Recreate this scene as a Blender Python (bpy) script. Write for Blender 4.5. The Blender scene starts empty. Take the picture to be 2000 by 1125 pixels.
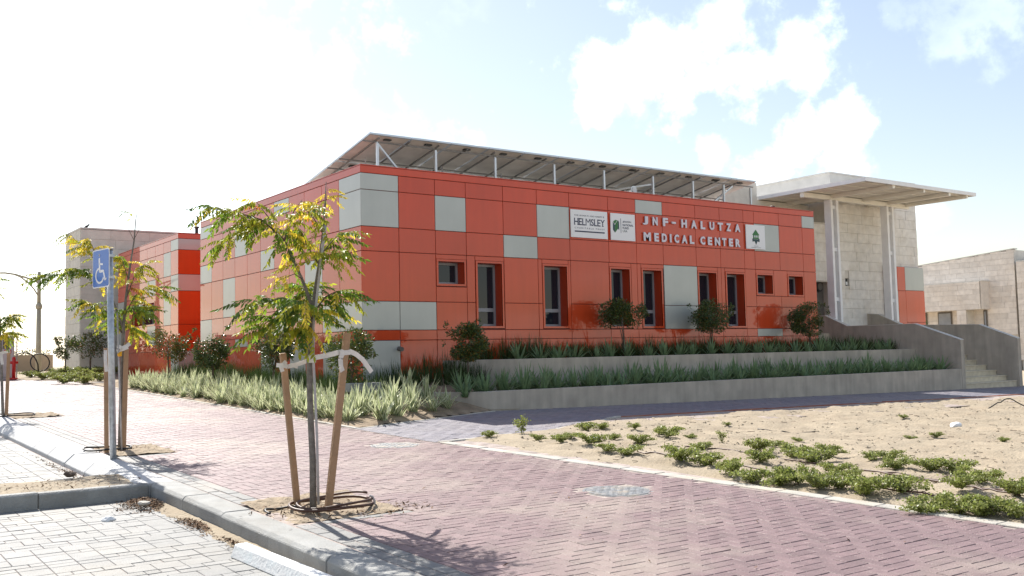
import bpy, bmesh, math, random
from math import sin, cos, pi, radians
from mathutils import Vector, Matrix, noise
rnd = random.Random(7)
SC = bpy.context.scene
COL = SC.collection

# ------------------------------------------------------------------ camera
CAM = Vector((-9.3521, -18.1300, 1.5))
RX = Vector((0.81077895, -0.58492017, -0.02249202)).normalized()
UP = Vector((-0.02115416, -0.06767889, 0.99748287)).normalized()
FW = Vector((0.58497008, 0.80826231, 0.06724611)).normalized()
FPX = 1942.1
cd = bpy.data.cameras.new('camera'); cam = bpy.data.objects.new('camera', cd); COL.objects.link(cam)
cd.sensor_width = 36; cd.lens = FPX * 36 / 2000; cd.clip_start = 0.05; cd.clip_end = 3000
cam.matrix_world = Matrix(((RX.x, UP.x, -FW.x, CAM.x), (RX.y, UP.y, -FW.y, CAM.y), (RX.z, UP.z, -FW.z, CAM.z), (0, 0, 0, 1)))
SC.camera = cam
SC.render.resolution_x, SC.render.resolution_y = 1024, 576

# ------------------------------------------------------------------ sky, sun, exposure
TOSUN = Vector((0.06, 1.0, 1.0)).normalized()
W = bpy.data.worlds.new("World"); SC.world = W; W.use_nodes = True
nt = W.node_tree; nt.nodes.clear()
def wn(t, **k):
    n = nt.nodes.new(t)
    for a, b in k.items(): setattr(n, a, b)
    return n
SKYSTR = 0.096
out = wn('ShaderNodeOutputWorld'); bg = wn('ShaderNodeBackground'); bg.inputs[1].default_value = SKYSTR
sky = wn('ShaderNodeTexSky', sky_type='NISHITA', sun_disc=False)
sky.sun_elevation = radians(44); sky.sun_rotation = radians(3); sky.altitude = 100; sky.air_density = 1.2; sky.dust_density = 0.8; sky.ozone_density = 1.5
tc = wn('ShaderNodeTexCoord')
sep = wn('ShaderNodeSeparateXYZ'); nt.links.new(tc.outputs['Generated'], sep.inputs[0])
def wm(op, a, b=None, c=None):
    n = wn('ShaderNodeMath', operation=op)
    for i, v in enumerate((a, b, c)):
        if v is None: continue
        if isinstance(v, (int, float)): n.inputs[i].default_value = v
        else: nt.links.new(v, n.inputs[i])
    return n.outputs[0]
zz = wm('ADD', wm('MAXIMUM', sep.outputs[2], 0.0), 0.13)
cx = wm('DIVIDE', sep.outputs[0], zz); cy = wm('DIVIDE', sep.outputs[1], zz)
cmb = wn('ShaderNodeCombineXYZ'); nt.links.new(cx, cmb.inputs[0]); nt.links.new(cy, cmb.inputs[1])
n1 = wn('ShaderNodeTexNoise'); n1.inputs['Scale'].default_value = 0.75; n1.inputs['Detail'].default_value = 9; n1.inputs['Roughness'].default_value = 0.56
mp = wn('ShaderNodeMapping'); mp.inputs['Location'].default_value = (3.1, 1.7, 0.4)
nt.links.new(cmb.outputs[0], mp.inputs[0]); nt.links.new(mp.outputs[0], n1.inputs['Vector'])
# cumulus heaps seen to the right and a white veil round the sun side: directions of the banks
def skydir(px, py):
    d = (FW + RX * ((px - 1000) / FPX) - UP * ((py - 562.5) / FPX)).normalized(); return d
blobs = [(1180, 170, .045, .6), (1300, 130, .06, .6), (1450, 120, .06, .6), (1560, 90, .05, .55), (1400, 40, .05, .45),
         (1560, 265, .035, .6), (1640, 235, .03, .6), (1500, 325, .03, .5), (1390, 285, .02, .5), (1800, 425, .016, .4), (1240, 200, .035, .4), (1900, -20, .08, .3), (300, 330, .25, .5), (480, 190, .10, .3), (100, 60, .25, .5), (1640, 310, .03, .45), (900, 40, .06, .22)]
n2 = wn('ShaderNodeTexNoise'); n2.inputs['Scale'].default_value = 9; n2.inputs['Detail'].default_value = 8; n2.inputs['Roughness'].default_value = 0.6
nt.links.new(tc.outputs['Generated'], n2.inputs['Vector'])
n3 = wn('ShaderNodeTexNoise'); n3.inputs['Scale'].default_value = 26; n3.inputs['Detail'].default_value = 7; n3.inputs['Roughness'].default_value = 0.6
nt.links.new(tc.outputs['Generated'], n3.inputs['Vector'])
warp = wm('ADD', wm('MULTIPLY', wm('SUBTRACT', n2.outputs['Fac'], .5), 3.2), wm('MULTIPLY', wm('SUBTRACT', n3.outputs['Fac'], .5), 3.2))
acc = None
for px, py, r, a in blobs:
    d = skydir(px, py)
    dp = wn('ShaderNodeVectorMath', operation='DISTANCE'); nrm = wn('ShaderNodeVectorMath', operation='NORMALIZE')
    nt.links.new(tc.outputs['Generated'], nrm.inputs[0]); nt.links.new(nrm.outputs[0], dp.inputs[0]); dp.inputs[1].default_value = d
    q = wm('MAXIMUM', wm('ADD', wm('DIVIDE', dp.outputs['Value'], r), warp), 0.0); g_ = wm('MULTIPLY', wm('EXPONENT', wm('MULTIPLY', wm('MULTIPLY', q, q), -1.0)), a)
    acc = g_ if acc is None else wm('MAXIMUM', acc, g_)
veil = wm('MULTIPLY', wm('EXPONENT', wm('MULTIPLY', wm('MAXIMUM', sep.outputs[2], 0.0), -14.0)), 0.42)
dens = wm('ADD', veil, wm('ADD', wm('ADD', wm('MULTIPLY', n1.outputs['Fac'], 0.75), acc), wm('ADD', wm('MULTIPLY', n2.outputs['Fac'], 0.32), wm('MULTIPLY', n3.outputs['Fac'], 0.13))))
mr = wn('ShaderNodeMapRange', interpolation_type='SMOOTHSTEP'); mr.inputs['From Min'].default_value = 0.72; mr.inputs['From Max'].default_value = 1.08
mr.inputs['To Min'].default_value = 0.17; mr.inputs['To Max'].default_value = 0.97
nt.links.new(dens, mr.inputs['Value'])
mx = wn('ShaderNodeMix', data_type='RGBA'); nt.links.new(mr.outputs[0], mx.inputs['Factor'])
cl1 = wn('ShaderNodeVectorMath', operation='MULTIPLY_ADD'); nt.links.new(sky.outputs[0], cl1.inputs[0]); cl1.inputs[1].default_value = (.75, .72, .70); cl1.inputs[2].default_value = (5.0, 5.1, 5.3)
tint = wn('ShaderNodeVectorMath', operation='MULTIPLY'); nt.links.new(sky.outputs[0], tint.inputs[0]); tint.inputs[1].default_value = (.94, .84, .78)
nt.links.new(tint.outputs[0], mx.inputs['A']); nt.links.new(cl1.outputs[0], mx.inputs['B'])
nt.links.new(mx.outputs['Result'], bg.inputs[0]); nt.links.new(bg.outputs[0], out.inputs[0])

sd = bpy.data.lights.new('sun', 'SUN'); sd.energy = 4.6; sd.angle = radians(0.53); sd.color = (1.0, 0.955, 0.88)
so = bpy.data.objects.new('sun', sd); COL.objects.link(so); so.rotation_euler = (-TOSUN).to_track_quat('-Z', 'Y').to_euler()
vs = SC.view_settings; vs.view_transform = 'Standard'; vs.look = 'None'; vs.gamma = 1; vs.use_curve_mapping = False; vs.exposure = 0.89

# ------------------------------------------------------------------ helpers
def g(X, Y):                                   # the street climbs gently towards +Y and falls a little along the path
    Yc = min(Y, 24.0)
    return 0.03 * (Yc - CAM.y) - 0.013 * max(0.0, min(X, 40) - 1)
def ray(px, py): return FW + RX * ((px - 1000) / FPX) - UP * ((py - 562.5) / FPX)
def onY(px, py, Y): d = ray(px, py); return CAM + d * ((Y - CAM.y) / d.y)
def G(px, py, dz=0.0):
    d = ray(px, py); z = 0.3
    for i in range(60):
        P = CAM + d * ((z + dz - CAM.z) / d.z); z = .5 * z + .5 * g(P.x, P.y)
    return P

WL = {}
def setprops(o, label=None, cat=None, group=None, kind=None):
    if label: o['label'] = label
    if cat: o['category'] = cat
    if group: o['group'] = group
    if kind: o['kind'] = kind
    return o
def thing(name, loc, label, cat, group=None):
    o = bpy.data.objects.new(name, None); COL.objects.link(o); o.location = loc; o.empty_display_size = .1
    WL[o] = Vector(loc); return setprops(o, label, cat, group)
def link(name, me, parent=None, wloc=(0, 0, 0)):
    o = bpy.data.objects.new(name, me); COL.objects.link(o); w = Vector(wloc); WL[o] = w
    if parent is not None: o.parent = parent; o.location = w - WL[parent]
    else: o.location = w
    return o
class MB:
    def __init__(s): s.v = []; s.f = []; s.m = []
    def quad(s, a, b, c, d, m=0):
        n = len(s.v); s.v += [tuple(a), tuple(b), tuple(c), tuple(d)]; s.f.append((n, n+1, n+2, n+3)); s.m.append(m)
    def poly(s, pts, m=0):
        n = len(s.v); s.v += [tuple(p) for p in pts]; s.f.append(tuple(range(n, n+len(pts)))); s.m.append(m)
    def hexa(s, p, m=0):                       # p: bottom four (ccw), top four
        n = len(s.v); s.v += [tuple(q) for q in p]
        for f in ((3, 2, 1, 0), (4, 5, 6, 7), (0, 1, 5, 4), (1, 2, 6, 5), (2, 3, 7, 6), (3, 0, 4, 7)):
            s.f.append(tuple(n+i for i in f)); s.m.append(m)
    def box(s, x0, y0, z0, x1, y1, z1, m=0):
        s.hexa([(x0, y0, z0), (x1, y0, z0), (x1, y1, z0), (x0, y1, z0), (x0, y0, z1), (x1, y0, z1), (x1, y1, z1), (x0, y1, z1)], m)
    def beam(s, a, b, w, h, m=0, up=(0, 0, 1)):
        a = Vector(a); b = Vector(b); d = (b-a).normalized(); u = Vector(up)
        sd = d.cross(u)
        if sd.length < 1e-4: sd = d.cross(Vector((1, 0, 0)))
        sd.normalize(); u = sd.cross(d).normalized()
        p = []
        for e in (a, b):
            p.append([e - sd*w/2 - u*h/2, e + sd*w/2 - u*h/2, e + sd*w/2 + u*h/2, e - sd*w/2 + u*h/2])
        n = len(s.v); s.v += [tuple(q) for q in p[0]+p[1]]
        for f in ((0, 1, 2, 3), (7, 6, 5, 4), (0, 4, 5, 1), (1, 5, 6, 2), (2, 6, 7, 3), (3, 7, 4, 0)):
            s.f.append(tuple(n+i for i in f)); s.m.append(m)
    def tube(s, pts, rad, n=8, m=0, cap=True):
        pts = [Vector(p) for p in pts]
        if not hasattr(rad, '__len__'): rad = [rad]*len(pts)
        base = len(s.v); ref = Vector((0.3, 0.2, 1)).normalized()
        for i, p in enumerate(pts):
            d = (pts[min(i+1, len(pts)-1)] - pts[max(i-1, 0)]).normalized()
            a = d.cross(ref)
            if a.length < .1: a = d.cross(Vector((1, 0, 0)))
            a.normalize(); b = d.cross(a).normalized(); ref = b.cross(d) if False else ref
            for k in range(n):
                t = 2*pi*k/n; s.v.append(tuple(p + (a*cos(t) + b*sin(t))*rad[i]))
        for i in range(len(pts)-1):
            for k in range(n):
                k2 = (k+1) % n
                s.f.append((base+i*n+k, base+i*n+k2, base+(i+1)*n+k2, base+(i+1)*n+k)); s.m.append(m)
        if cap:
            s.f.append(tuple(base+k for k in range(n))[::-1]); s.m.append(m)
            e = base+(len(pts)-1)*n; s.f.append(tuple(e+k for k in range(n))); s.m.append(m)
    def mesh(s, name, mats, smooth=False, bevel=0.0):
        me = bpy.data.meshes.new(name); me.from_pydata(s.v, [], s.f)
        if not isinstance(mats, (list, tuple)): mats = [mats]
        for q in mats: me.materials.append(q)
        me.polygons.foreach_set('material_index', s.m)
        if bevel or True:
            bm = bmesh.new(); bm.from_mesh(me)
            if bevel:
                bmesh.ops.remove_doubles(bm, verts=bm.verts, dist=1e-5)
                bmesh.ops.bevel(bm, geom=[e for e in bm.edges if e.is_manifold and e.calc_face_angle(0) > .5], offset=bevel, segments=1, affect='EDGES')
            if len(bm.faces) < 20000: bmesh.ops.recalc_face_normals(bm, faces=bm.faces)
            bm.to_mesh(me); bm.free()
        if smooth: me.polygons.foreach_set('use_smooth', [True]*len(me.polygons))
        me.update(); return me
    def build(s, name, mats, parent=None, smooth=False, bevel=0.0, wloc=(0, 0, 0), **props):
        o = link(name, s.mesh(name, mats, smooth, bevel), parent, wloc); return setprops(o, **props)

# ------------------------------------------------------------------ materials
MATS = {}
def mat(name, col, rough=0.6, var=0.12, scale=4.0, bump=0.0, bscale=40.0, metal=0.0, coat=0.0, spec=0.5, stain=None, stain_amt=0.0, stain_scale=1.2, rand=0.0, trans=0.0, emit=None, coords='Object', detail=5, croughvar=0.0, streak=0.0):
    m = bpy.data.materials.new(name); m.use_nodes = True; t = m.node_tree; nd = t.nodes; L = t.links
    b = nd['Principled BSDF']; b.inputs['Roughness'].default_value = rough; b.inputs['Metallic'].default_value = metal
    b.inputs['Specular IOR Level'].default_value = spec; b.inputs['Coat Weight'].default_value = coat; b.inputs['Coat Roughness'].default_value = 0.02; b.inputs['Coat IOR'].default_value = 1.5
    geo = nd.new('ShaderNodeNewGeometry')
    vec = geo.outputs['Position']
    if coords == 'Object':
        tcn = nd.new('ShaderNodeTexCoord'); vec = tcn.outputs['Object']
    no = nd.new('ShaderNodeTexNoise'); no.inputs['Scale'].default_value = scale; no.inputs['Detail'].default_value = detail; L.new(vec, no.inputs['Vector'])
    mrn = nd.new('ShaderNodeMapRange'); mrn.inputs['From Min'].default_value = .3; mrn.inputs['From Max'].default_value = .7
    mrn.inputs['To Min'].default_value = 1-var; mrn.inputs['To Max'].default_value = 1+var; L.new(no.outputs['Fac'], mrn.inputs['Value'])
    fac = mrn.outputs[0]
    if rand:
        oi = nd.new('ShaderNodeObjectInfo'); isl = nd.new('ShaderNodeNewGeometry')
        ad = nd.new('ShaderNodeMath'); ad.operation = 'ADD'; L.new(oi.outputs['Random'], ad.inputs[0]); L.new(isl.outputs['Random Per Island'], ad.inputs[1])
        fr = nd.new('ShaderNodeMath'); fr.operation = 'FRACT'; L.new(ad.outputs[0], fr.inputs[0])
        m2 = nd.new('ShaderNodeMapRange'); m2.inputs['To Min'].default_value = 1-rand; m2.inputs['To Max'].default_value = 1+rand; L.new(fr.outputs[0], m2.inputs['Value'])
        mu = nd.new('ShaderNodeMath'); mu.operation = 'MULTIPLY'; L.new(fac, mu.inputs[0]); L.new(m2.outputs[0], mu.inputs[1]); fac = mu.outputs[0]
    if streak:
        mpn = nd.new('ShaderNodeMapping'); mpn.inputs['Scale'].default_value = (7, 7, .7); L.new(geo.outputs['Position'], mpn.inputs[0])
        nk = nd.new('ShaderNodeTexNoise'); nk.inputs['Scale'].default_value = 1; nk.inputs['Detail'].default_value = 6; L.new(mpn.outputs[0], nk.inputs['Vector'])
        mk = nd.new('ShaderNodeMapRange'); mk.inputs['From Min'].default_value = .35; mk.inputs['From Max'].default_value = .65; mk.inputs['To Min'].default_value = 1-streak; mk.inputs['To Max'].default_value = 1+streak; L.new(nk.outputs['Fac'], mk.inputs['Value'])
        mq = nd.new('ShaderNodeMath'); mq.operation = 'MULTIPLY'; L.new(fac, mq.inputs[0]); L.new(mk.outputs[0], mq.inputs[1]); fac = mq.outputs[0]
    vm = nd.new('ShaderNodeVectorMath'); vm.operation = 'SCALE'; vm.inputs[0].default_value = col[:3]; L.new(fac, vm.inputs['Scale'])
    cout = vm.outputs[0]
    if stain is not None:
        ns = nd.new('ShaderNodeTexNoise'); ns.inputs['Scale'].default_value = stain_scale; ns.inputs['Detail'].default_value = 6; ns.inputs['Roughness'].default_value = .65
        L.new(geo.outputs['Position'], ns.inputs['Vector'])
        ms = nd.new('ShaderNodeMapRange'); ms.inputs['From Min'].default_value = .47; ms.inputs['From Max'].default_value = .72; ms.inputs['To Max'].default_value = stain_amt; L.new(ns.outputs['Fac'], ms.inputs['Value'])
        mixn = nd.new('ShaderNodeMix'); mixn.data_type = 'RGBA'; L.new(ms.outputs[0], mixn.inputs['Factor']); L.new(cout, mixn.inputs['A']); mixn.inputs['B'].default_value = (*stain, 1)
        cout = mixn.outputs['Result']
    L.new(cout, b.inputs['Base Color'])
    if croughvar:
        mc = nd.new('ShaderNodeMapRange'); mc.inputs['To Min'].default_value = rough-croughvar; mc.inputs['To Max'].default_value = rough+croughvar; L.new(no.outputs['Fac'], mc.inputs['Value']); L.new(mc.outputs[0], b.inputs['Roughness'])
    if bump:
        nb = nd.new('ShaderNodeTexNoise'); nb.inputs['Scale'].default_value = bscale; nb.inputs['Detail'].default_value = 6; L.new(vec, nb.inputs['Vector'])
        bp = nd.new('ShaderNodeBump'); bp.inputs['Strength'].default_value = bump; bp.inputs['Distance'].default_value = .02; L.new(nb.outputs['Fac'], bp.inputs['Height']); L.new(bp.outputs[0], b.inputs['Normal'])
    if trans:
        tr = nd.new('ShaderNodeBsdfTranslucent'); L.new(cout, tr.inputs['Color']); mxs = nd.new('ShaderNodeMixShader'); mxs.inputs[0].default_value = trans
        L.new(b.outputs[0], mxs.inputs[1]); L.new(tr.outputs[0], mxs.inputs[2]); L.new(mxs.outputs[0], nd['Material Output'].inputs['Surface'])
    if emit: b.inputs['Emission Color'].default_value = (*emit[0], 1); b.inputs['Emission Strength'].default_value = emit[1]
    return m

M_orange = mat('orange_panel', (.58, .060, .013), .42, .05, 1.2, coat=1.0, spec=.15, streak=.035, coords='World', rand=.06, bump=.012, bscale=1.6)
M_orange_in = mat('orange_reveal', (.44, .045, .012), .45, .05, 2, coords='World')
M_red = mat('dark_red_backing', (.14, .016, .008), .6, .1, 3)
M_grey = mat('silver_grey_panel', (.45, .465, .44), .36, .05, 1.5, metal=.2, spec=.3, streak=.012, coords='World', rand=.05, coat=.5, bump=.015, bscale=2)
M_roof = mat('roof_membrane', (.5, .49, .46), .8, .1)
M_alu = mat('aluminium', (.62, .63, .65), .35, .06, 5, metal=.8)
M_dsteel = mat('weathered_steel', (.22, .22, .22), .6, .2, 12, metal=.4)
M_frame = mat('window_frame_grey', (.27, .28, .31), .45, .06, 5, metal=.2)
M_steel = mat('galvanised_steel', (.46, .49, .52), .42, .22, 22, metal=.7, bump=.05, rand=.03, croughvar=.12)
M_glass = mat('tinted_glass', (.012, .016, .026), .04, .1, 1, spec=.5, coat=0)
M_blind = mat('window_blind', (.28, .30, .34), .6, .1)
M_plate = mat('white_sign_plate', (.80, .80, .82), .35, .02)
M_navy = mat('navy_print', (.012, .02, .07), .5, .05)
M_green = mat('green_print', (.035, .17, .05), .5, .05)
M_dkgreen = mat('dark_green_print', (.02, .06, .07), .5, .05)
M_letter = mat('lilac_grey_letter', (.62, .60, .67), .38, .04, metal=.25)
M_solar_f = mat('module_frame', (.55, .57, .6), .35, .05, metal=.8)
M_solar_b = mat('module_backsheet', (.72, .70, .66), .7, .12, 3, rand=.05)
M_solar_t = mat('module_cells', (.015, .02, .05), .15, .1, coat=1)
M_stone = mat('limestone', (.76, .73, .68), .8, .10, 5, bump=.3, bscale=35, rand=.045, coords='World', stain=(.52, .42, .28), stain_amt=.3, stain_scale=1.6)
M_stoneL = mat('smooth_beige_stone', (.66, .63, .56), .8, .08, 5, bump=.2, bscale=30, rand=.05, coords='World')
M_stoneP = mat('pinkish_limestone', (.76, .70, .64), .8, .10, 4, bump=.3, bscale=30, rand=.09, coords='World', stain=(.56, .42, .28), stain_amt=.25, stain_scale=.6)
M_mortar = mat('mortar', (.62, .58, .52), .9, .1)
M_plaster = mat('grey_beige_render', (.43, .385, .325), .85, .12, 3, streak=.10, bump=.3, bscale=60, coords='World', stain=(.34, .29, .25), stain_amt=.45, stain_scale=1.1)
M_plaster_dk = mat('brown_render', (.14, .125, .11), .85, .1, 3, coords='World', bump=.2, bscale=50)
M_coping = mat('coping', (.60, .58, .54), .7, .08)
M_cream = mat('cream_painted_metal', (.86, .83, .74), .45, .05, 3)
M_whitepaint = mat('white_painted_steel', (.84, .84, .85), .4, .05)
M_step = mat('step_stone', (.62, .55, .42), .7, .12, 6, coords='World', bump=.15, rand=.06)
M_paver = mat('mauve_red_paver', (.20, .133, .135), .56, .16, 9, bump=.3, bscale=90, rand=.12, coords='World', stain=(.38, .32, .265), stain_amt=.7, stain_scale=.55, spec=.4)
M_paverG = mat('grey_paver', (.19, .19, .187), .66, .12, 8, bump=.3, bscale=90, rand=.10, coords='World', stain=(.32, .28, .22), stain_amt=.4, stain_scale=.8)
M_paverB = mat('bluish_grey_paver', (.18, .17, .20), .58, .13, 8, bump=.3, bscale=90, rand=.13, coords='World', stain=(.45, .37, .29), stain_amt=.22, stain_scale=.7)
M_joint = mat('sanded_joint', (.36, .30, .27), .95, .35, 6, bump=.4, bscale=120, coords='World')
M_kerb = mat('concrete_kerb', (.30, .30, .29), .8, .12, 7, bump=.5, bscale=70, coords='World', rand=.05, stain=(.22, .20, .17), stain_amt=.5, stain_scale=2.5)
M_kerbw = mat('glare_pale_kerb', (.50, .50, .50), .75, .10, 7, bump=.4, bscale=70, coords='World', rand=.05, stain=(.42, .40, .36), stain_amt=.4, stain_scale=2.5)  # lighter copy of the kerb concrete, sun glare put into its colour
M_edge = mat('pale_edging', (.42, .40, .36), .8, .12, 7, bump=.3, bscale=70, coords='World', rand=.06, stain=(.5, .40, .27), stain_amt=.6, stain_scale=2)
M_redkerb = mat('rusty_red_kerb', (.27, .085, .045), .8, .25, 5, bump=.3, coords='World', stain=(.45, .34, .22), stain_amt=.6, stain_scale=2)
M_sand = mat('sand', (.34, .28, .20), .95, .14, 3.0, bump=.9, bscale=28, coords='World', detail=9, stain=(.27, .205, .14), stain_amt=.55, stain_scale=1.7)
M_pit = mat('tree_pit_soil', (.36, .285, .20), .95, .25, 8, bump=.9, bscale=60, coords='World', detail=9, stain=(.24, .175, .115), stain_amt=.6, stain_scale=5)
M_soil = mat('sandy_soil', (.28, .21, .14), .95, .25, 5, bump=.9, bscale=30, coords='World', detail=9, stain=(.16, .11, .07), stain_amt=.7, stain_scale=2.2)
M_land = mat('far_ground', (.42, .34, .24), .95, .15, .1, coords='World')
M_wood = mat('stake_wood', (.38, .235, .135), .75, .25, 7, bump=.4, bscale=45, stain=(.20, .11, .06), stain_amt=.6, stain_scale=7)
M_bark = mat('grey_bark', (.19, .17, .15), .9, .3, 18, bump=.8, bscale=60, coords='World')
M_bark2 = mat('brown_bark', (.12, .085, .06), .9, .3, 18, bump=.8, bscale=60, coords='World')
M_greystick = mat('pale_grey_support_stick', (.42, .40, .40), .8, .15, 12, coords='World')
M_cloth = mat('white_cloth_tie', (.76, .73, .70), .85, .08, 12, bump=.3, bscale=90, trans=.15)
M_tag = mat('yellow_tag', (.75, .36, .01), .5, .05)
M_black = mat('black_plastic', (.015, .014, .013), .5, .2)
M_brownpipe = mat('brown_irrigation_pipe', (.085, .038, .024), .5, .25, 9)
M_blue = mat('sign_blue', (.012, .13, .52), .35, .03, coat=.2)
M_whitesign = mat('sign_white', (.8, .82, .85), .4, .02)
M_iron = mat('cast_iron_cover', (.20, .21, .22), .55, .3, 14, metal=.4, bump=.5, stain=(.5, .40, .28), stain_amt=.8, stain_scale=6)
M_redpaint = mat('red_paint', (.5, .012, .012), .4, .1)
M_cab = mat('pale_grey_cabinet', (.5, .47, .47), .6, .08)
M_tan = mat('tan_rendered_wall', (.30, .235, .17), .9, .1, 2, coords='World')
M_lamp = mat('cream_lamp_post', (.42, .38, .28), .5, .08)
M_paper = mat('white_litter', (.8, .8, .8), .7, .05)
M_litter = mat('dry_leaf_litter', (.16, .09, .045), .9, .4, 30, rand=.5)
def leafmat(n, c, tr=.45, rand=.25, rough=.45, spec=.4): return mat(n, c, rough, .18, 9, rand=rand, trans=tr, coords='World', spec=spec)
L_green = leafmat('leaf_green', (.16, .25, .025), .55); L_yg = leafmat('leaf_yellow_green', (.32, .34, .03), .55); L_yel = leafmat('leaf_yellow', (.66, .52, .05), .55); L_dk = leafmat('leaf_dark_green', (.085, .15, .022), .45)
L_orange = leafmat('leaf_orange', (.50, .17, .03))
L_shrub = leafmat('shrub_leaf', (.06, .10, .028), .22, .4, .3, .6); L_shrub2 = leafmat('shrub_leaf_light', (.13, .16, .035), .3, .35); L_fruit = leafmat('shrub_orange_new_leaf', (.22, .11, .02), .2)
L_flax = leafmat('variegated_flax_cream', (.62, .64, .42), .4, .2); L_flaxg = leafmat('variegated_flax_green', (.20, .26, .10), .35, .2)
L_ftg = leafmat('shade_toned_flax_green', (.20, .30, .15), .35, .2); L_ftc = leafmat('shade_toned_flax_pale', (.56, .64, .43), .3, .15)  # terrace copies of the flax, the shade there put into their colours
L_grass = leafmat('dark_grass', (.05, .085, .022), .25, .4); L_weed = leafmat('weed_green', (.24, .28, .07), .4, .4); L_weed2 = leafmat('weed_grey_green', (.30, .31, .13), .4, .4)
M_hedge = leafmat('far_hedge', (.12, .15, .07), .2, .3)

# ------------------------------------------------------------------ text helper
def text_obj(name, s, bbox, origin, ux, uz, depth, m, parent=None, bold=0.0, fit=True):
    """flat lettering: fits the glyphs of s into bbox=(x0,z0,x1,z1) of the plane (origin, ux, uz)"""
    cu = bpy.data.curves.new(name, 'FONT'); cu.body = s; cu.size = 1; cu.extrude = .5; cu.offset = bold; cu.resolution_u = 3
    tmp = bpy.data.objects.new('tmp', cu); COL.objects.link(tmp)
    dg = bpy.context.evaluated_depsgraph_get(); me = bpy.data.meshes.new_from_object(tmp.evaluated_get(dg))
    bpy.data.objects.remove(tmp); bpy.data.curves.remove(cu)
    xs = [v.co.x for v in me.vertices]; ys = [v.co.y for v in me.vertices]
    x0, z0, x1, z1 = bbox; sx = (x1-x0)/max(1e-4, max(xs)-min(xs)); sy = (z1-z0)/max(1e-4, max(ys)-min(ys))
    nrm = ux.cross(uz).normalized(); mx_, my_ = min(xs), min(ys)
    for v in me.vertices:
        a = x0 + (v.co.x-mx_)*sx; c = z0 + (v.co.y-my_)*sy; v.co = origin + ux*a + uz*c + nrm*((v.co.z+.5)*depth)
    me.materials.clear(); me.materials.append(m); me.update()
    return link(name, me, parent)

# ================================================================== GROUND
mb = MB()
NX = [-600, -200, -80, -40, -20, -12, -6.5, -2, 1, 8, 18, 30, 60, 120, 300, 800]; NY = [-300, -100, -40, -25, -18, -12, -6, 0, 6, 12, 18, 24, 40, 80, 200, 500, 1200]
for i in range(len(NX)-1):
    for j in range(len(NY)-1):
        P = [(NX[i], NY[j]), (NX[i+1], NY[j]), (NX[i+1], NY[j+1]), (NX[i], NY[j+1])]
        mb.quad(*[(x, y, max(-1.2, g(x, max(y, -45))) - .32) for x, y in P])
mb.build('ground', M_land, kind='structure')

KX = -6.42                                      # kerb line (street side of the sidewalk)
def edgeX(y):                                   # inner edge of the sidewalk
    return -2.33 if y > -6 else -2.33 + (min(-6 - y, 9)) * .062
pits = [(-6.2, -10.75, -5.2, -9.62), (-6.2, -5.5, -5.45, -4.35), (-6.2, 1.2, -5.4, 2.3)]
def inpit(x, y, mgn=.0):
    return any(a-mgn < x < c+mgn and b-mgn < y < d+mgn for a, b, c, d in pits)
MH = [(-3.065, -11.06, .33), (-2.88, -6.48, .33)]

# sheets below the paving (joint sand)
def sheet(name, poly, dz, m, **k):
    b = MB(); b.poly([(x, y, g(x, y)+dz) for x, y in poly]); return b.build(name, m, **k)
def gridsheet(name, x0, x1, y0, y1, nx, ny, fz, m, test=None, smooth=True, **k):
    me = bpy.data.meshes.new(name); vs_ = []; fs = []
    for j in range(ny+1):
        for i in range(nx+1):
            x = x0+(x1-x0)*i/nx; y = y0+(y1-y0)*j/ny; vs_.append((x, y, fz(x, y)))
    for j in range(ny):
        for i in range(nx):
            a = j*(nx+1)+i
            if test is None or test(x0+(x1-x0)*(i+.5)/nx, y0+(y1-y0)*(j+.5)/ny): fs.append((a, a+1, a+nx+2, a+nx+1))
    me.from_pydata(vs_, [], fs); me.materials.append(m)
    if smooth: me.polygons.foreach_set('use_smooth', [True]*len(me.polygons))
    return setprops(link(name, me), **k)

sidewalk = gridsheet('sidewalk', KX, -1.75, -24, 26, 4, 60, lambda x, y: g(x, y)-.005, M_joint, kind='structure')
parking = gridsheet('parking_bay', -16, KX-.05, -24, -7.9, 8, 30, lambda x, y: g(x, y)-.145, M_joint, kind='structure')
parking2 = gridsheet('parking_bay', -16, KX-.05, -6.9, 26, 8, 60, lambda x, y: g(x, y)-.145, M_joint, kind='structure')
path = gridsheet('path', -2.35, 24, -6.6, -2.3, 40, 10, lambda x, y: g(x, y)-.005, M_joint, kind='structure')

def pathfront(x):
    if x < -2.3: return -6.5
    if x < 0: return -6.5 + (x+2.3)*.13
    if x < 2.4: return -6.2 + x*.52
    return -4.93
def pathback(x):
    if x < 1.3: return -4.15 + (x+2.33)*.40
    return -2.68
def inpath(x, y): return x > -2.28 and pathfront(x)+.05 < y < pathback(x)-.03

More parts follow.
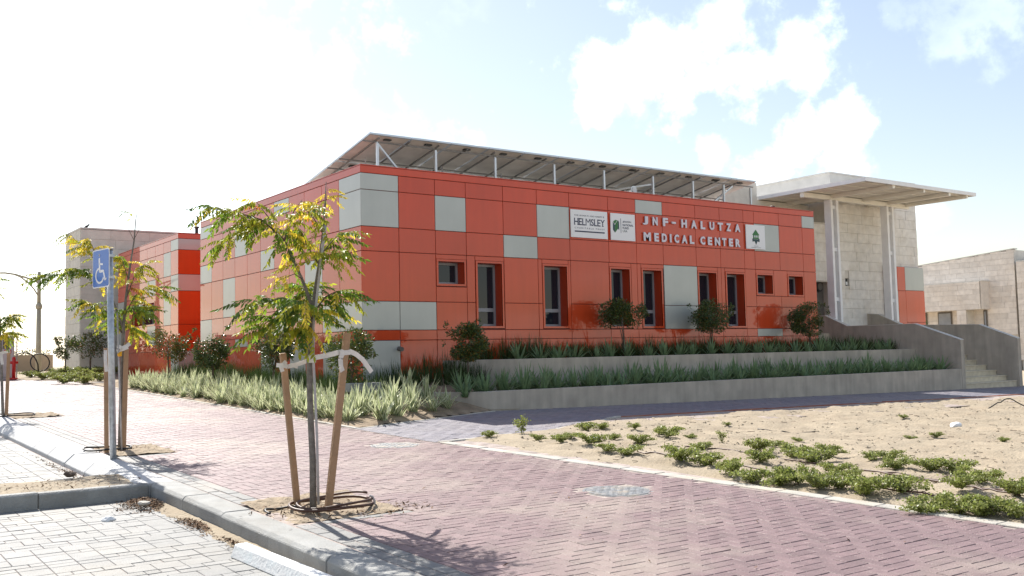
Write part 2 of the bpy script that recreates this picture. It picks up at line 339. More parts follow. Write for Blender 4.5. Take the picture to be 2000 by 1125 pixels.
def pave(parent, rects, m, name, limit, ang=0.0):
    """rects: list of (x0,y0,x1,y1) pavers. The ones that show largest become single children, the rest one joined mesh"""
    C2 = CAM
    def score(r):
        x = (r[0]+r[2])/2; y = (r[1]+r[3])/2; P = Vector((x, y, g(x, y))) ; d = P-CAM; z = d.dot(FW)
        if z < .5: return 1e6
        u = d.dot(RX)/z*FPX; v = d.dot(UP)/z*FPX
        return z if abs(u) < 990 and abs(v) < 555 else 1e5+z
    rects = sorted(rects, key=score); mbj = MB()
    bases = {}
    for i, r in enumerate(rects):
        x0, y0, x1, y1 = r; cxx = (x0+x1)/2; cyy = (y0+y1)/2; dz = rnd.gauss(0, .001) + parent['_dz']
        tx = rnd.gauss(0, .006); ty = rnd.gauss(0, .006); e = .0035
        def zt(x, y): return g(x, y) + dz + (x-cxx)*tx + (y-cyy)*ty
        def P(x, y, h): return (x, y, zt(x, y) - h)
        b = mbj if i >= limit else MB()
        n = len(b.v)
        b.v += [P(x0, y0, .022), P(x1, y0, .022), P(x1, y1, .022), P(x0, y1, .022), P(x0, y0, .004), P(x1, y0, .004), P(x1, y1, .004), P(x0, y1, .004),
                P(x0+e, y0+e, 0), P(x1-e, y0+e, 0), P(x1-e, y1-e, 0), P(x0+e, y1-e, 0)]
        F = [(8, 9, 10, 11), (4, 5, 9, 8), (5, 6, 10, 9), (6, 7, 11, 10), (7, 4, 8, 11), (0, 1, 5, 4), (1, 2, 6, 5), (2, 3, 7, 6), (3, 0, 4, 7)]
        b.f += [tuple(n+q for q in f) for f in F]; b.m += [0]*9
        if i < limit:
            me = bpy.data.meshes.new('paver'); me.from_pydata(b.v, [], b.f); me.materials.append(m); link('paver', me, parent)
    if mbj.f:
        me = bpy.data.meshes.new(name); me.from_pydata(mbj.v, [], mbj.f); me.materials.append(m)
        setprops(link(name, me, parent), kind='stuff')

# sidewalk pavers, long side across the walk
j = .002
def herring(x0, x1, y0, y1, ok):
    """axis aligned herringbone of 20 x 10 cm pavers"""
    R = []; ni = int((x1-x0)/.1)+2; nj = int((y1-y0)/.1)+2
    for jj in range(-1, nj):
        for ii in range(-1, ni):
            k = (ii-jj) % 4; X = x0+ii*.1; Y = y0+jj*.1
            if k == 0: q = (X, Y, X+.2, Y+.1)
            elif k == 3: q = (X, Y, X+.1, Y+.2)
            else: continue
            a_ = max(q[0], x0); c_ = min(q[2], x1)
            if c_-a_ < .03: continue
            if ok((a_+c_)/2, (q[1]+q[3])/2): R.append((a_+j, q[1]+j, c_-j, q[3]-j))
    return R
def okside(x, y): return x < edgeX(y)-.02 and not inpit(x, y, .06) and all((x-p[0])**2+(y-p[1])**2 > (p[2]+.03)**2 for p in MH)
rects = herring(-5.93, -1.75, -16.2, 17.0, okside)
rects = [(q[0], q[1], min(q[2], edgeX(q[1])-.003), q[3]) for q in rects]
sidewalk['_dz'] = 0.0
pave(sidewalk, rects, M_paver, 'far_pavers', 300)
rects = []; y = -16.2
while y < 17:                                   # grey strip beside the kerb and grey frame of the tree pits
    for a, c in ((-6.17, -6.06), (-6.05, -5.94)):
        if not inpit((a+c)/2, y+.1): rects.append((a+j, y+j, c-j, y+.2-j))
    y += .2
for a, b_, c, d in pits:
    x = a+.27
    while x < c+.05:
        rects.append((x+j, b_-.1, min(x+.2, c+.06)-j, b_-.01)); rects.append((x+j, d+.01, min(x+.2, c+.06)-j, d+.1)); x += .2
sw2 = setprops(link('edge_strip', bpy.data.meshes.new('edge_strip'), sidewalk)) if False else sidewalk
pave(sidewalk, rects, M_paverG, 'edge_pavers', 90)

# parking pavers (mixed sizes)
def parkrects(x0, x1, y0, y1):
    R = []; y = y0; k = 0
    while y < y1-.05:
        h = [.1, .2, .1, .1, .2][k % 5]; x = x1
        while x > x0:
            w = rnd.choice([.1, .2, .2, .2]); w = max(w, h); R.append((x-w+j, y+j, x-j, y+h-j)); x -= w
        y += h; k += 1
    return R
for pk in (parking, parking2): pk['_dz'] = -.14
pave(parking, parkrects(-9.6, KX-.05, -13.6, -7.92), M_paverG, 'far_pavers', 300)
pave(parking2, parkrects(-8.6, KX-.22, -6.6, 4.5), M_paverG, 'far_pavers', 60)
# path pavers
path['_dz'] = 0.0; rects = herring(-2.28, 22.0, -6.6, -2.4, inpath)
pave(path, rects, M_paverB, 'far_pavers', 150)
del sidewalk['_dz'], parking['_dz'], parking2['_dz'], path['_dz']

# kerbs: every stone one object
def kerb(name, pts, w, h, m, length, parent, drop=.2, cham=.03, nm='kerb_stone'):
    for (a, b) in zip(pts[:-1], pts[1:]):
        a = Vector(a); b = Vector(b); L = (b-a).length; d = (b-a)/L; n = max(1, round(L/length)); s = Vector((d.y, -d.x))
        for i in range(n):
            p = a + d*(L*i/n + .004); q = a + d*(L*(i+1)/n - .004); o = rnd.gauss(0, .004)
            b_ = MB(); dz = rnd.gauss(0, .003)
            ring = []
            for e in (p, q):
                z = g(e.x, e.y) + h + dz
                l = e + s*o
                r = l + s*w
                ring.append([(l.x, l.y, z-drop), (r.x, r.y, z-drop), (r.x, r.y, z-cham), ((r-s*cham*1.1).x, (r-s*cham*1.1).y, z), (l.x, l.y, z)])
            b_.v += ring[0]+ring[1]; b_.f += [(0, 1, 2, 3, 4)[::-1], (5, 6, 7, 8, 9)] + [(k, (k+1) % 5, (k+1) % 5+5, k+5) for k in range(5)]; b_.m += [0]*7
            b_.build(nm, m, parent, bevel=.006)
kb = setprops(link('kerb', bpy.data.meshes.new('kerb')), kind='structure') if False else None
def structure_root(name):
    o = bpy.data.objects.new(name, None); COL.objects.link(o); WL[o] = Vector((0, 0, 0)); o['kind'] = 'structure'; return o
kroot = structure_root('street_kerb')
kerb('k', [(KX+.22, -7.9), (KX+.22, -16.0)], .25, .006, M_kerb, 1.0, kroot)
kerb('k', [(KX+.22, 20), (KX+.22, -7.9)], .42, .006, M_kerbw, 1.0, kroot, cham=.10)
mroot = structure_root('median_kerb')
kerb('k', [(KX-.04, -7.8), (-12.5, -7.8)][::-1], .12, .006, M_kerb, 1.0, mroot, cham=.02)
kerb('k', [(KX-.22, -6.95), (-12.5, -6.95)], .1, -.02, M_edge, 1.0, mroot, cham=.02)
def sandz(amp): return lambda x, y: g(x, y) - .015 + amp*(noise.noise(Vector((x*2.2, y*2.2, 0))) + .6*noise.noise(Vector((x*6, y*6, 3))))
gridsheet('median_sand', -12.5, KX-.03, -7.78, -6.98, 120, 16, sandz(.022), M_sand, kind='structure')
for a, b_, c, d in pits:
    gridsheet('tree_pit_soil', a+.03, c+.02, b_+.01, d, 50, 50, lambda x, y: g(x, y) + .008 + .02*noise.noise(Vector((x*5, y*5, 0))) + .03*noise.noise(Vector((x*2, y*2, 9))) + .018*noise.noise(Vector((x*14, y*14, 4))), M_pit, kind='structure')
eroot = structure_root('sand_edging')
kerb('k', [(edgeX(y), y) for y in (-16.6, -12.5, -10.5, -8.5, -7.0, -6.62)], .17, .008, M_edge, .5, eroot, cham=.01, nm='edging_stone')
kerb('k', [(-2.25, -6.52), (0, -6.2), (2.4, -4.95)], .08, .012, M_edge, .5, eroot, cham=.01, nm='edging_stone')
kerb('k', [(-2.25, 12.0), (-2.25, -4.1)][::-1], .08, .008, M_edge, 1.0, eroot, cham=.01, nm='edging_stone')
kerb('k', [(-2.25, -4.12), (1.3, -2.72)], .06, .008, M_edge, .7, eroot, cham=.01, nm='edging_stone')
rroot = structure_root('path_kerb')
kerb('k', [(2.4, -4.93), (22.0, -4.93)], .10, .01, M_redkerb, 1.0, rroot, drop=.35, cham=.012)

# sand field
def sfz(x, y):
    base = g(x, y) - .03
    dk = max(0.0, 1-abs(y-pathfront(x))/1.0) if x > 1.5 else 0
    n_ = .05*noise.noise(Vector((x*.8, y*.8, 0))) + .035*noise.noise(Vector((x*2.3, y*2.3, 5))) + .026*noise.noise(Vector((x*6, y*6, 2))) + .022*max(-.3, noise.noise(Vector((x*14, y*14, 8))))
    ed = min(1, max(0, (x-edgeX(y)-.1)/.7)); pf = 1 if x > 1.5 else min(1, max(0, (pathfront(x)-y)/.6))
    return base + n_*ed*pf - .11*dk*dk + (.05*ed if x < 2 else .04)
gridsheet('sand_field', -2.3, 20, -20, -4.95, 300, 200, sfz, M_sand, test=lambda x, y: x > edgeX(y)+.05 and y < pathfront(x)-.05, kind='structure')

# far left dirt and small path slab
gridsheet('dirt_verge', -3.9, 4, 10.6, 26, 40, 60, lambda x, y: g(x, y) + .012 + .03*noise.noise(Vector((x, y, 0)))*min(1, max(0, (x+2.4)*2)), M_sand, test=lambda x, y: x > -2.3 or y > 15 + (-2.3-x)*2, kind='structure')

# planting beds
def bedz(x, y): return g(x, y) + max(0, min((x+2.2)*.13, (y-pathback(x))*.22)) + .02*noise.noise(Vector((x*2.5, y*2.5, 0)))
gridsheet('planting_bed', -2.17, 2.0, -4.0, 12.4, 50, 130, bedz, M_soil, test=lambda x, y: (y > pathback(x)+.03) and (x < .12 or y < .02), kind='structure')
gridsheet('lower_terrace_soil', .6, 17.55, -2.48, -1.1, 80, 8, lambda x, y: .74 + .03*noise.noise(Vector((x*2, y*2, 0))), M_soil, test=lambda x, y: y > -2.45+max(0, (1.36-x))*1.0, kind='structure')
gridsheet('upper_terrace_soil', 2.0, 17.55, -1.15, 0, 80, 6, lambda x, y: 1.34 + .03*noise.noise(Vector((x*2, y*2, 0))), M_soil, test=lambda x, y: y > -1.15+max(0, (3.0-x)), kind='structure')

# ================================================================== PLANTER WALLS
def wallrun(name, pts, th, z0, z1, label, cat='wall', m=M_plaster):
    root = thing(name, (pts[0][0], pts[0][1], z0), label, cat)
    for i, (a, b) in enumerate(zip(pts[:-1], pts[1:])):
        a = Vector(a).to_3d(); b = Vector(b).to_3d(); d = (b-a).normalized(); s = Vector((-d.y, d.x, 0))*th
        mb = MB(); zb = [min(z0, g(p.x, p.y)-.1) for p in (a, b)]
        P = [a, b, b+s, a+s]
        mb.hexa([(p.x, p.y, zb[0] if k in (0, 3) else zb[1]) for k, p in enumerate(P)] + [(p.x, p.y, z1) for p in P])
        mb.build('wall_face', m, root, bevel=.006)
    return root
wallrun('planter_wall', [(.45, -1.65), (1.36, -2.6)], .14, .3, .819, 'short angled end of the low grey concrete planter wall by the flax bed')
wallrun('planter_wall', [(1.363, -2.6), (17.73, -2.6)], .16, .2, .825, 'long low grey concrete planter wall beside the shaded path')
wallrun('planter_wall', [(1.9, 0), (3.0, -1.2)], .14, .6, 1.415, 'short angled end of the upper grey concrete terrace wall under the small window')
wallrun('planter_wall', [(3.003, -1.2), (17.6, -1.2)], .14, .6, 1.415, 'long upper grey concrete terrace wall between the two rows of flax plants')

# stair side walls (profile in Y/Z)
def profwall(name, x0, x1, prof, label):
    root = thing(name, (x0, prof[0][0], prof[0][1]), label, 'wall'); mb = MB(); n = len(prof)
    mb.v = [(x0, y, z) for y, z in prof] + [(x1, y, z) for y, z in prof]
    mb.f = [tuple(range(n)), tuple(range(n, 2*n))[::-1]] + [(k, (k+1) % n, (k+1) % n+n, k+n) for k in range(n)]; mb.m = [0]*len(mb.f)
    o = mb.build('wall_face', M_plaster, root, bevel=.008)
    top = [p for p in prof if p[1] > 1.5]; cb = MB()
    for p, q in zip(top[:-1], top[1:]):
        cb.hexa([(x0-.01, p[0], p[1]+.002), (x1+.01, p[0], p[1]+.002), (x1+.01, q[0], q[1]+.002), (x0-.01, q[0], q[1]+.002),
                 (x0-.01, p[0], p[1]+.022), (x1+.01, p[0], p[1]+.022), (x1+.01, q[0], q[1]+.022), (x0-.01, q[0], q[1]+.022)])
    cb.build('coping', M_coping, root)
profwall('stair_wall', 17.6, 17.78, [(-2.602, 0.1), (-2.602, 1.64), (-1.19, 2.145), (1.12, 2.155), (1.95, 2.53), (3.3, 2.55), (3.3, .2)], 'stepped grey concrete wall on the near left side of the entrance stairs')
profwall('stair_wall', 20.8, 20.98, [(-2.58, 0.0), (-2.58, 1.655), (-1.4, 2.115), (1.25, 2.19), (2.15, 2.60), (2.58, 2.64), (2.58, .2)], 'grey concrete wall on the far right side of the entrance stairs')
# stairs
st = thing('entrance_stairs', (19.2, -2.3, .15), 'cream stone entrance steps between the two sloping concrete walls', 'stairs')
z = g(19, -2.6)-.0; y = -2.5
for i in range(8):
    if z > 1.42: break
    MB_ = MB(); MB_.box(17.785, y, z-.1, 20.795, y+.34, z+.125); MB_.build('riser', M_step, st)
    MB_ = MB(); MB_.box(17.785, y-.025, z+.127, 20.795, y+.33, z+.16); MB_.build('tread', M_step, st, bevel=.006)
    z += .16; y += .31
landz = z
b = MB(); b.box(17.785, y, landz-.3, 20.795, 1.2, landz-.003); b.build('landing', M_step, st)
for i in range(2):
    b = MB(); b.box(17.785, 1.2+i*.3, landz-.2, 20.795, 1.52+i*.3, landz+.16*(i+1)); b.build('tread', M_step, st, bevel=.006)
b = MB(); b.box(14.7, 1.81, .4, 20.795, 3.4, landz+.45); b.build('landing', M_step, st)
b = MB(); b.box(20.99, 1.0, .4, 25.5, 2.585, landz+.3); b.build('landing', M_step, st)

# ================================================================== MEDICAL CENTER BUILDING
Z = dict(t=5.465, a=5.309, b=4.966, c=4.208, d=3.698, g=2.668, h=2.07, i=1.859, k=0.55)
bld = thing('medical_centre', (0, 0, 1.0), 'long single storey building clad in glossy orange and grey panels under the solar array', 'building')
GAP = .0065
def panel(o, u, u0, u1, z0, z1, m, parent, nrm, th=.02, gap=GAP, name='panel', lab=None):
    o = Vector(o); u = Vector(u); n = Vector(nrm); e = .003
    a, b_ = u0+gap, u1-gap; c, d = z0+gap, z1-gap; k = Vector((0, 0, 1))
    P = lambda s, t_, w: tuple(o + u*s + k*t_ + n*w)
    mb = MB(); mb.v = [P(a, c, -th), P(b_, c, -th), P(b_, d, -th), P(a, d, -th), P(a, c, -e), P(b_, c, -e), P(b_, d, -e), P(a, d, -e), P(a+e, c+e, 0), P(b_-e, c+e, 0), P(b_-e, d-e, 0), P(a+e, d-e, 0)]
    mb.f = [(8, 9, 10, 11), (4, 5, 9, 8), (5, 6, 10, 9), (6, 7, 11, 10), (7, 4, 8, 11), (0, 1, 5, 4), (1, 2, 6, 5), (2, 3, 7, 6), (3, 0, 4, 7)]; mb.m = [0]*9
    ob = mb.build(name, m, parent)
    return ob
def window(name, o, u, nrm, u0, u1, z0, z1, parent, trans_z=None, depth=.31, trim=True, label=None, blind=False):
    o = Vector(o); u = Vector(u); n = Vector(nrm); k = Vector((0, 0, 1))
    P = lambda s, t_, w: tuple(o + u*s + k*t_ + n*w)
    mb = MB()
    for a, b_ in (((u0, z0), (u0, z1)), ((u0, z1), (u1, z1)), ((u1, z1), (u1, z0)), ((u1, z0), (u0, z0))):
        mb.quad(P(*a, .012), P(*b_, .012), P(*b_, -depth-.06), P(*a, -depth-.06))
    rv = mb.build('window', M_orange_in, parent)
    if trim:
        t = .045; tb = MB()
        def bx(a0, a1, c0, c1):
            tb.hexa([P(a0, c0, -.01), P(a1, c0, -.01), P(a1, c0, .014), P(a0, c0, .014), P(a0, c1, -.01), P(a1, c1, -.01), P(a1, c1, .014), P(a0, c1, .014)])
        bx(u0-t, u1+t, z1, z1+t); bx(u0-t, u1+t, z0-t, z0); bx(u0-t, u0, z0+.001, z1-.001); bx(u1, u1+t, z0+.001, z1-.001)
        tb.build('window_trim', M_orange, rv)
    fb = MB(); f = .055; w0, w1 = -depth, -depth+.05
    def fx(a0, a1, c0, c1):
        fb.hexa([P(a0, c0, w0), P(a1, c0, w0), P(a1, c0, w1), P(a0, c0, w1), P(a0, c1, w0), P(a1, c1, w0), P(a1, c1, w1), P(a0, c1, w1)])
    fx(u0+.002, u1-.002, z1-f, z1-.002); fx(u0+.002, u1-.002, z0+.002, z0+f); fx(u0+.002, u0+f, z0+f, z1-f); fx(u1-f, u1-.002, z0+f, z1-f)
    if trans_z: fx(u0+f, u1-f, trans_z-.04, trans_z+.04)
    fb.build('frame', M_frame, rv)
    gl = []
    zs = [(z0+f, z1-f)] if not trans_z else [(z0+f, trans_z-.04), (trans_z+.04, z1-f)]
    for c0, c1 in zs:
        gb = MB(); gb.quad(P(u0+f, c0, w0+.02), P(u1-f, c0, w0+.02), P(u1-f, c1, w0+.02), P(u0+f, c1, w0+.02)); gb.build('pane', M_glass, rv)
    if blind:
        bb = MB()
        um = u0 + (u1-u0)*.35
        for q in range(6):
            a0 = u0+f+(um-u0-f)*q/6; a1 = u0+f+(um-u0-f)*(q+1)/6
            bb.quad(P(a0, z0+f, w0+.022), P(a1, z0+f, w0+.026), P(a1, z1-f, w0+.026), P(a0, z1-f, w0+.022))
        bb.build('curtain', M_blind, rv)
    return rv

O_ = M_orange; Gp = M_grey
fx = [0, .88, 1.772, 2.562, 3.565, 4.524, 5.487, 6.707, 7.62, 8.542, 9.734, 10.662, 11.609, 12.039, 13.086, 14.112, 14.67]
fo, fu, fn = (0, 0, 0), (1, 0, 0), (0, -1, 0)
greyF = {('a', 0), ('b', 0), ('b', 2), ('c', 4), ('b', 5), ('a', 8), ('b', 13), ('a', 15)}
rows = [('a', Z['b'], Z['a']), ('b', Z['c'], Z['b']), ('c', Z['d'], Z['c'])]
for nm, z0, z1 in rows:
    for i in range(16): panel(fo, fu, fx[i], fx[i+1], z0, z1, Gp if (nm, i) in greyF else O_, bld, fn)
panel(fo, fu, 0, 14.67, Z['a'], Z['t'], O_, bld, fn, name='parapet_cap')
low = [(0, .88, 'd', 'g'), (.88, 1.772, 'd', 'g'), (0, .88, 'g', 'h', 1), (.88, 1.772, 'g', 'h', 1), (0, .88, 'h', 'i'), (.88, 1.772, 'h', 'i'), (0, .88, 'i', 'k', 1), (.88, 1.772, 'i', 'k')]
for q in low: panel(fo, fu, q[0], q[1], Z[q[3]], Z[q[2]], Gp if len(q) > 4 else O_, bld, fn)
def lo(u0, u1, z1, z0, m=O_): panel(fo, fu, u0, u1, z0, z1, m, bld, fn)
zt = 3.592
lo(1.772, 2.56, Z['d'], zt); lo(1.772, 2.56, 3.0, Z['g']); lo(1.772, 2.56, Z['g'], Z['h'])
lo(2.56, 2.78, Z['d'], Z['g']); lo(2.56, 2.78, Z['g'], Z['h']); lo(2.78, 3.565, Z['d'], zt)
lo(3.565, 4.524, Z['d'], Z['g']); lo(3.565, 4.524, Z['g'], Z['h']); lo(4.524, 4.64, Z['d'], Z['g']); lo(4.524, 4.64, Z['g'], Z['h']); lo(4.64, 5.42, Z['d'], zt)
lo(5.42, 5.487, Z['d'], Z['h']); lo(5.487, 6.693, Z['d'], Z['g']); lo(5.487, 6.693, Z['g'], Z['h']); lo(6.693, 7.42, Z['d'], zt)
lo(7.42, 7.62, Z['d'], Z['h']); lo(7.62, 7.75, Z['d'], Z['h']); lo(7.75, 8.542, Z['d'], zt)
lo(8.542, 9.75, Z['d'], Z['g'], Gp); lo(8.542, 9.75, Z['g'], Z['h'], Gp)
lo(9.75, 10.52, Z['d'], zt); lo(10.52, 10.662, Z['d'], Z['h']); lo(10.662, 10.80, Z['d'], Z['h']); lo(10.80, 11.609, Z['d'], zt)
lo(11.609, 12.039, Z['d'], Z['g']); lo(11.609, 12.039, Z['g'], Z['h'])
lo(12.039, 12.79, Z['d'], zt); lo(12.79, 13.37, Z['d'], 2.97); lo(13.37, 14.112, Z['d'], zt)
lo(12.039, 13.086, 2.97, Z['g']); lo(13.086, 14.112, 2.97, Z['g']); lo(12.039, 13.086, Z['g'], Z['h']); lo(13.086, 14.112, Z['g'], Z['h'])
lo(14.112, 14.67, Z['d'], Z['g']); lo(14.112, 14.67, Z['g'], Z['h'])
for i in range(2, 16):
    u0, u1 = fx[i], fx[i+1]
    lo(u0, u1, Z['h'], Z['i'], Gp if i == 13 else O_); lo(u0, u1, Z['i'], 1.2 if i > 3 else .6)
WF = [(1.825, 2.49, 3.062, 3.545, None, 1), (2.837, 3.492, 2.148, 3.545, 2.52, 0), (4.69, 5.365, 2.142, 3.545, 2.52, 0), (6.745, 7.352, 2.14, 3.545, 2.52, 0), (7.803, 8.44, 2.14, 3.545, 2.52, 0),
      (9.80, 10.45, 2.14, 3.545, 2.52, 0), (10.86, 11.545, 2.14, 3.545, 2.52, 0), (12.092, 12.72, 3.03, 3.55, None, 0), (13.417, 14.035, 3.02, 3.55, None, 0)]
for u0, u1, z0, z1, tz, bl in WF: window('window', fo, fu, fn, u0, u1, z0, z1, bld, tz)
# backing walls (red membrane seen in the joints), solid structure behind
cb = MB()
def cw(x0, x1, z0, z1): cb.box(x0, .022, z0, x1, .30, z1)
cw(.02, 14.66, Z['d']-.07, 5.45); cw(.02, 14.66, .4, 2.09)
edges = [.02]
segs = [(WF[0][0], WF[0][1]), (WF[1][0], WF[1][1])] + [(w[0], w[1]) for w in WF[2:]]
pv = .02
for a, c in segs: cw(pv, a-.003, 2.093, Z['d']-.073); pv = c+.003
cw(pv, 14.66, 2.093, Z['d']-.073)
cw(WF[0][0]-.002, WF[0][1]+.002, 2.094, WF[0][2]-.003)
for w in WF[-2:]: cw(w[0]-.002, w[1]+.002, 2.094, w[2]-.003)
for w in WF: cw(w[0]-.0025, w[1]+.0025, w[3]+.003, Z['d']-.074)
cb.build('wall', M_red, bld)
cb = MB(); cb.box(.022, .31, .4, .25, 9.86, 5.45); cb.build('wall', M_red, bld)
cb = MB(); cb.box(14.3, .305, .4, 14.64, 12.4, 5.45); cb.build('wall', M_orange, bld)
cb = MB(); cb.box(.26, .6, .4, 14.29, .7, 5.0); cb.build('wall', M_black, bld)
cb = MB(); cb.box(.26, .71, 4.95, 14.29, 9.6, 5.05); cb.build('roof', M_roof, bld)
# left facade
lc = [0, 1.004, 1.859, 2.773, 3.642, 4.539, 5.4, 6.293, 7.164, 8.058, 8.954, 9.895]
lo_, lu, ln = (0, 0, 0), (0, 1, 0), (-1, 0, 0)
RL = [('a', 'b', 'a'), ('b', 'c', 'b'), ('c', 'd', 'c'), ('d', 'g', 'd'), ('g', 'h', 'g'), ('h', 'i', 'h'), ('i', 'k', 'i')]
greyL = {('a', 0), ('b', 0), ('g', 0), ('g', 1), ('a', 4), ('c', 5), ('d', 2), ('b', 7), ('a', 10), ('c', 10), ('d', 8), ('g', 10), ('h', 7), ('g', 4), ('i', 5), ('i', 3), ('i', 1)}
for nm, kb_, _ in RL:
    for i in range(11): panel(lo_, lu, lc[i], lc[i+1], Z[kb_], Z[nm], Gp if (nm, i) in greyL else O_, bld, ln)
panel(lo_, lu, 0, 9.895, Z['a'], Z['t'], O_, bld, ln, name='parapet_cap')
# rear wall of this wing (faces the second wing)
for i in range(6):
    for nm, kb_, _ in RL: panel((0, 9.9, 0), (-1, 0, 0), -1.0*(i+1), -1.0*i, Z[kb_], Z[nm], O_, bld, (0, 1, 0))
cb = MB(); cb.box(.26, 9.6, .4, 14.2, 9.875, 5.45); cb.build('wall', M_orange_in, bld)
cb = MB(); cb.box(0.0, .0, 5.467, 14.68, .25, 5.485); cb.box(0.0, .251, 5.467, .25, 9.9, 5.485); cb.build('coping', M_orange, bld)
pp = MB(); pp.tube([(.84, .05, 1.69), (.84, -.13, 1.67)], .048, 12); pp.build('drain_pipe', M_plaster_dk, bld, smooth=False)

# second wing
wing = thing('orange_wing', (.17, 12.457, 1.2), 'smaller orange and grey panelled wing behind the round-crowned shrubs, left of the main facade', 'building')
wc = [12.457, 13.196, 13.939, 14.837, 15.753, 16.693, 17.581, 18.44, 19.4]
wo = (.17, 0, 0)
greyW = {('a', 0), ('c', 0), ('b', 1), ('d', 1), ('g', 3), ('d', 7), ('g', 7), ('c', 3), ('i', 0)}
for nm, kb_, _ in RL:
    for i in range(8):
        if i in (3, 4, 5) and nm == 'd':
            panel(wo, lu, wc[i], wc[i+1], 3.50, Z['d'], O_, wing, ln); continue
        if i in (3, 4, 5) and nm == 'g': panel(wo, lu, wc[i], wc[i+1], Z['h'], Z['g']+.05, Gp if i == 3 else O_, wing, ln); continue
        panel(wo, lu, wc[i], wc[i+1], Z[kb_] if nm != 'i' else .9, Z[nm], Gp if (nm, i) in greyW else O_, wing, ln)
panel(wo, lu, 12.457, 19.4, Z['a'], Z['t'], O_, wing, ln, name='parapet_cap')
window('window', wo, lu, ln, 14.9, 17.2, 2.76, 3.47, wing, None, .3, blind=True)
wg = {'a', 'c', 'i'}
for nm, kb_, _ in RL: panel((.17, 12.457, 0), (1, 0, 0), 0, 1.25, Z[kb_] if nm != 'i' else .9, Z[nm], Gp if nm in wg else O_, wing, fn)
for nm, kb_, _ in RL: panel((.17, 12.457, 0), (1, 0, 0), 1.25, 2.5, Z[kb_] if nm != 'i' else .9, Z[nm], O_, wing, fn)
panel((.17, 12.457, 0), (1, 0, 0), 0, 2.5, Z['a'], Z['t'], O_, wing, fn, name='parapet_cap')
cb = MB(); cb.box(.195, 12.48, .9, 8, 14.88, 5.45); cb.box(.195, 17.22, .9, 8, 19.38, 5.45); cb.box(.195, 14.881, .9, 8, 17.219, 2.75); cb.box(.195, 14.881, 3.48, 8, 17.219, 5.45); cb.box(.9, 14.882, 2.751, 8, 17.218, 3.479); cb.build('wall', M_red, wing)
cb = MB(); cb.box(.17, 12.457, 5.467, 8, 19.4, 5.485); cb.build('coping', M_orange, wing)
ch = thing('roof_vent', (1.0, 13.2, 5.48), 'small dark vent pipe standing on the roof of the smaller orange wing', 'vent')
b = MB(); b.tube([(.92, 13.0, 5.48), (.92, 13.0, 5.72)], .05, 10); b.build('pipe', M_black, ch); b = MB(); b.box(.86, 12.94, 5.721, .98, 13.06, 5.78); b.build('cap', M_black, ch)

# ---- stone walls built stone by stone
UB = {}
def unit(m):
    if m.name not in UB:
        b = MB(); b.v = [(0, 0, 0), (1, 0, 0), (1, 0, 1), (0, 0, 1), (0, 1, 0), (1, 1, 0), (1, 1, 1), (0, 1, 1)]
        b.f = [(0, 1, 2, 3), (1, 5, 6, 2), (4, 0, 3, 7), (3, 2, 6, 7), (1, 0, 4, 5), (5, 4, 7, 6)]; b.m = [0]*6
        UB[m.name] = b.mesh('stone', m)
    return UB[m.name]
def stonewall(parent, x0, y0, ang, length, z0, z1, ch_, lr, mats, top=None, holes=(), proud=.02, rg=random.Random(3), gap=.0035, backing=True):
    """face along direction ang; outward normal to the right of it. top(u) gives the wall height"""
    ca, sa = cos(ang), sin(ang); z = z0
    while z < z1-.02:
        h = min(ch_, z1-z); u = -rg.random()*lr[0]
        while u < length:
            w = rg.uniform(*lr); a, b_ = max(u, 0), min(u+w, length); u += w
            if b_-a < .04: continue
            mid = (a+b_)/2; zt_ = z+h
            if top:
                lim = top(mid)
                if z > lim-.03: continue
                zt_ = min(zt_, lim)
            if any(a < hu1-.01 and b_ > hu0+.01 and z < hz1-.01 and zt_ > hz0+.01 for hu0, hu1, hz0, hz1 in holes):
                # cut the stone beside the hole
                for hu0, hu1, hz0, hz1 in holes:
                    if a < hu1 and b_ > hu0 and z < hz1-.01 and zt_ > hz0+.01:
                        parts = []
                        if a < hu0-.05: parts.append((a, hu0))
                        if b_ > hu1+.05: parts.append((hu1, b_))
                        for pa, pb in parts:
                            pr = proud + rg.gauss(0, .003); o = link('stone', unit(rg.choice(mats)), parent, (x0+ca*(pa+gap)+sa*pr, y0+sa*(pa+gap)-ca*pr, z+gap)); o.rotation_euler = (0, 0, ang); o.scale = (pb-pa-2*gap, max(.03, proud+.03), zt_-z-2*gap)
                continue
            pr = proud + rg.gauss(0, .003)
            o = link('stone', unit(rg.choice(mats)), parent, (x0+ca*(a+gap)+sa*pr, y0+sa*(a+gap)-ca*pr, z+gap)); o.rotation_euler = (0, 0, ang)
            o.scale = (b_-a-2*gap, max(.03, proud+.03), zt_-z-2*gap)
        z += h
ls = thing('stone_building', (-.87, 20.5, 1.2), 'pale beige stone block building at the left end behind the small shrubs', 'building')
stonewall(ls, -.873, 20.5, 0, 5.5, 1.29, 6.48, .345, (.9, 1.5), [M_stoneL])
stonewall(ls, -.873, 22.9, -pi/2, 2.4, 1.29, 6.52, .345, (.7, 1.2), [M_stoneL])
cb = MB(); cb.box(-.87, 20.505, .8, 5, 22.9, 6.45); cb.build('wall', M_mortar, ls)
cb = MB(); cb.box(-.90, 20.47, 6.48, 5, 22.93, 6.54); cb.build('coping', M_coping, ls)
bd = thing('bird', onY(169, 446, 20.6), 'dark grey pigeon perched on the top edge of the beige stone building', 'bird')
bp = onY(169, 447, 20.6); b = MB(); b.tube([bp+Vector((-.10, 0, .02)), bp+Vector((-.05, 0, .06)), bp+Vector((0, 0, .09)), bp+Vector((.05, 0, .12)), bp+Vector((.08, 0, .17)), bp+Vector((.10, 0, .19)), bp+Vector((.13, 0, .18))], [.012, .03, .045, .04, .022, .022, .004], 8); b.build('body', M_black, bd, smooth=True)
